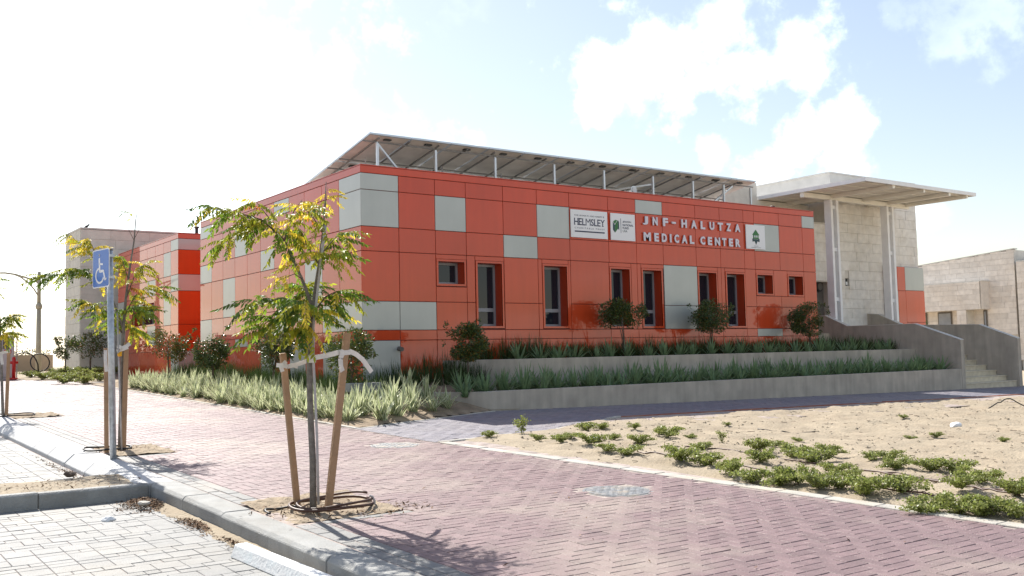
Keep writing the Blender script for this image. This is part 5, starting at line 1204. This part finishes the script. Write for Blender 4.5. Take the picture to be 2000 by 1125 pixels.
for zz_ in (2.52, 2.78):
    b = MB(); b.box(-6.345, -5.75, zz_, -6.25, -5.655, zz_+.03); b.build('bracket', M_steel, sg)

# ================================================================== MANHOLES, WHEEL STOP, LITTER
for k, (mx0, my0, R) in enumerate(MH):
    zc = g(mx0, my0)
    t = thing('manhole_cover', (mx0, my0, zc), ['round cast iron manhole cover set in the red paving', 'round manhole cover covered by dust near the path corner'][k], 'manhole cover')
    def disc(r0, r1, z0, z1, m, nm, n=36):
        b = MB()
        for q in range(n):
            a, c = 2*pi*q/n, 2*pi*(q+1)/n
            P = lambda r, t_, z_: (mx0+r*cos(t_), my0+r*sin(t_), z_ + .03*r*sin(t_))
            if r0 == 0: b.poly([P(0, 0, z1), P(r1, a, z1), P(r1, c, z1)])
            else: b.quad(P(r0, a, z1), P(r1, a, z1), P(r1, c, z1), P(r0, c, z1))
            b.quad(P(r1, a, z0), P(r1, c, z0), P(r1, c, z1), P(r1, a, z1))
        b.build(nm, m, t)
    disc(R-.025, R+.002, zc-.03, zc-.002, M_iron, 'rim'); disc(0, R-.032, zc-.03, zc+.001, M_iron, 'lid')
    b = MB()
    for q in range(-6, 7):
        for r in range(-6, 7):
            x, y = q*.044, r*.044
            if x*x+y*y < (R-.07)**2 and (q+r) % 2: b.box(mx0+x-.012, my0+y-.012, zc+.001+.03*y, mx0+x+.012, my0+y+.012, zc+.0025+.03*y)
    b.build('grip_pattern', M_iron, t, kind='stuff')
wsx = [G(489, 1090, -.14), G(690, 1135, -.14)]
ws = thing('wheel_stop', wsx[0], 'white painted concrete wheel stop with bluish stains at the bottom edge', 'wheel stop')
a = Vector((-6.66, -10.95, 0)); c = Vector((-6.57, -12.7, 0)); d = (c-a).normalized(); s = Vector((d.y, -d.x, 0)); 
def WSP(t, u, h): p = a + d*t + s*u; return (p.x, p.y, g(p.x, p.y)-.14+h)
prof = [(-.085, 0), (-.05, .095), (.05, .095), (.085, 0)]
b = MB(); b.v = [WSP(0, u, h) for u, h in prof]+[WSP(.06, u*.97, h) for u, h in prof]+[WSP(1.7, u*.97, h) for u, h in prof]; 
for r in (0, 4):
    for k in range(4): b.f.append((r+k, r+(k+1) % 4, r+(k+1) % 4+4, r+k+4)); b.m.append(0)
b.f += [(3, 2, 1, 0), (8, 9, 10, 11)]; b.m += [0, 0]
M_stop = mat('white_painted_concrete', (.78, .77, .75), .7, .06, 6, bump=.3, coords='World', stain=(.55, .68, .70), stain_amt=.4, stain_scale=6)
b.build('bar', M_stop, ws, bevel=.008)
b = MB(); b.hexa([WSP(.18, -.02, .093), WSP(.75, -.02, .093), WSP(.75, .02, .093), WSP(.18, .02, .093), WSP(.19, -.02, .098), WSP(.74, -.02, .098), WSP(.74, .02, .098), WSP(.19, .02, .098)]); b.build('cast_mark', M_stop, ws)
mb = MB(); rg = random.Random(8)
def leafpile(cx_, cy_, sx, sy, n, h, dz):
    for k in range(n):
        u, v = rg.gauss(0, .5), rg.gauss(0, .5); x, y = cx_+u*sx, cy_+v*sy
        if dz < -.1 and x > KX-.06: x = 2*(KX-.06)-x
        z = g(x, y)+dz + max(0, h*(1-(u*u+v*v)*1.2))*rg.random(); s = rg.uniform(.008, .028)
        a_ = Vector((rg.gauss(0, 1), rg.gauss(0, 1), rg.gauss(0, .4))).normalized(); e = a_.cross(Vector((rg.gauss(0, .4), rg.gauss(0, .4), 1))).normalized(); p = Vector((x, y, z+.006)); q = len(mb.v)
        mb.v += [tuple(p-a_*s), tuple(p+e*s*.3), tuple(p+a_*s), tuple(p-e*s*.3)]; mb.f.append((q, q+1, q+2, q+3)); mb.m.append(0)
leafpile(-6.62, -8.35, .22, .35, 1100, .07, -.14); leafpile(-6.55, -9.6, .09, .45, 520, .03, -.14); leafpile(-6.55, -10.6, .08, .4, 260, .02, -.14)
leafpile(-5.75, -10.3, .5, .5, 350, .01, .01); leafpile(-5.2, -10.6, .35, .25, 220, .005, .0); leafpile(-5.9, -4.9, .4, .5, 260, .01, .01)
leafpile(-7.2, -7.4, .8, .35, 220, .0, 0.005); leafpile(-6.72, -5.5, .06, 2.0, 320, .01, -.14); leafpile(-4.2, -12.0, 1.6, 2.5, 40, 0, .004)
mb.build('leaf_litter', M_litter, kind='stuff')
mb2 = MB(); mb2.v = []
gridsheet('kerb_sand', -6.95, -6.45, -13.2, -8.0, 12, 90, lambda x, y: g(x, y)-.165 + .045*max(0, 1-(-6.45-x)/(.3+.15*noise.noise(Vector((y*1.3, 0, 0))))) + .008*noise.noise(Vector((x*9, y*9, 0))), M_sand, kind='structure')
litter('white_stone', 280, 965, .045, 'white stone fragment lying against the kerb corner', M_edge, .03-.12)
litter('small_rock', 137, 930, .05, 'dark brown rock lying on the sand strip between the parking bays', M_bark2, .02)
litter('flat_litter', 212, 985, .05, 'flat scrap of pale plastic on the paving beside the parking kerb', M_paper, -.13)
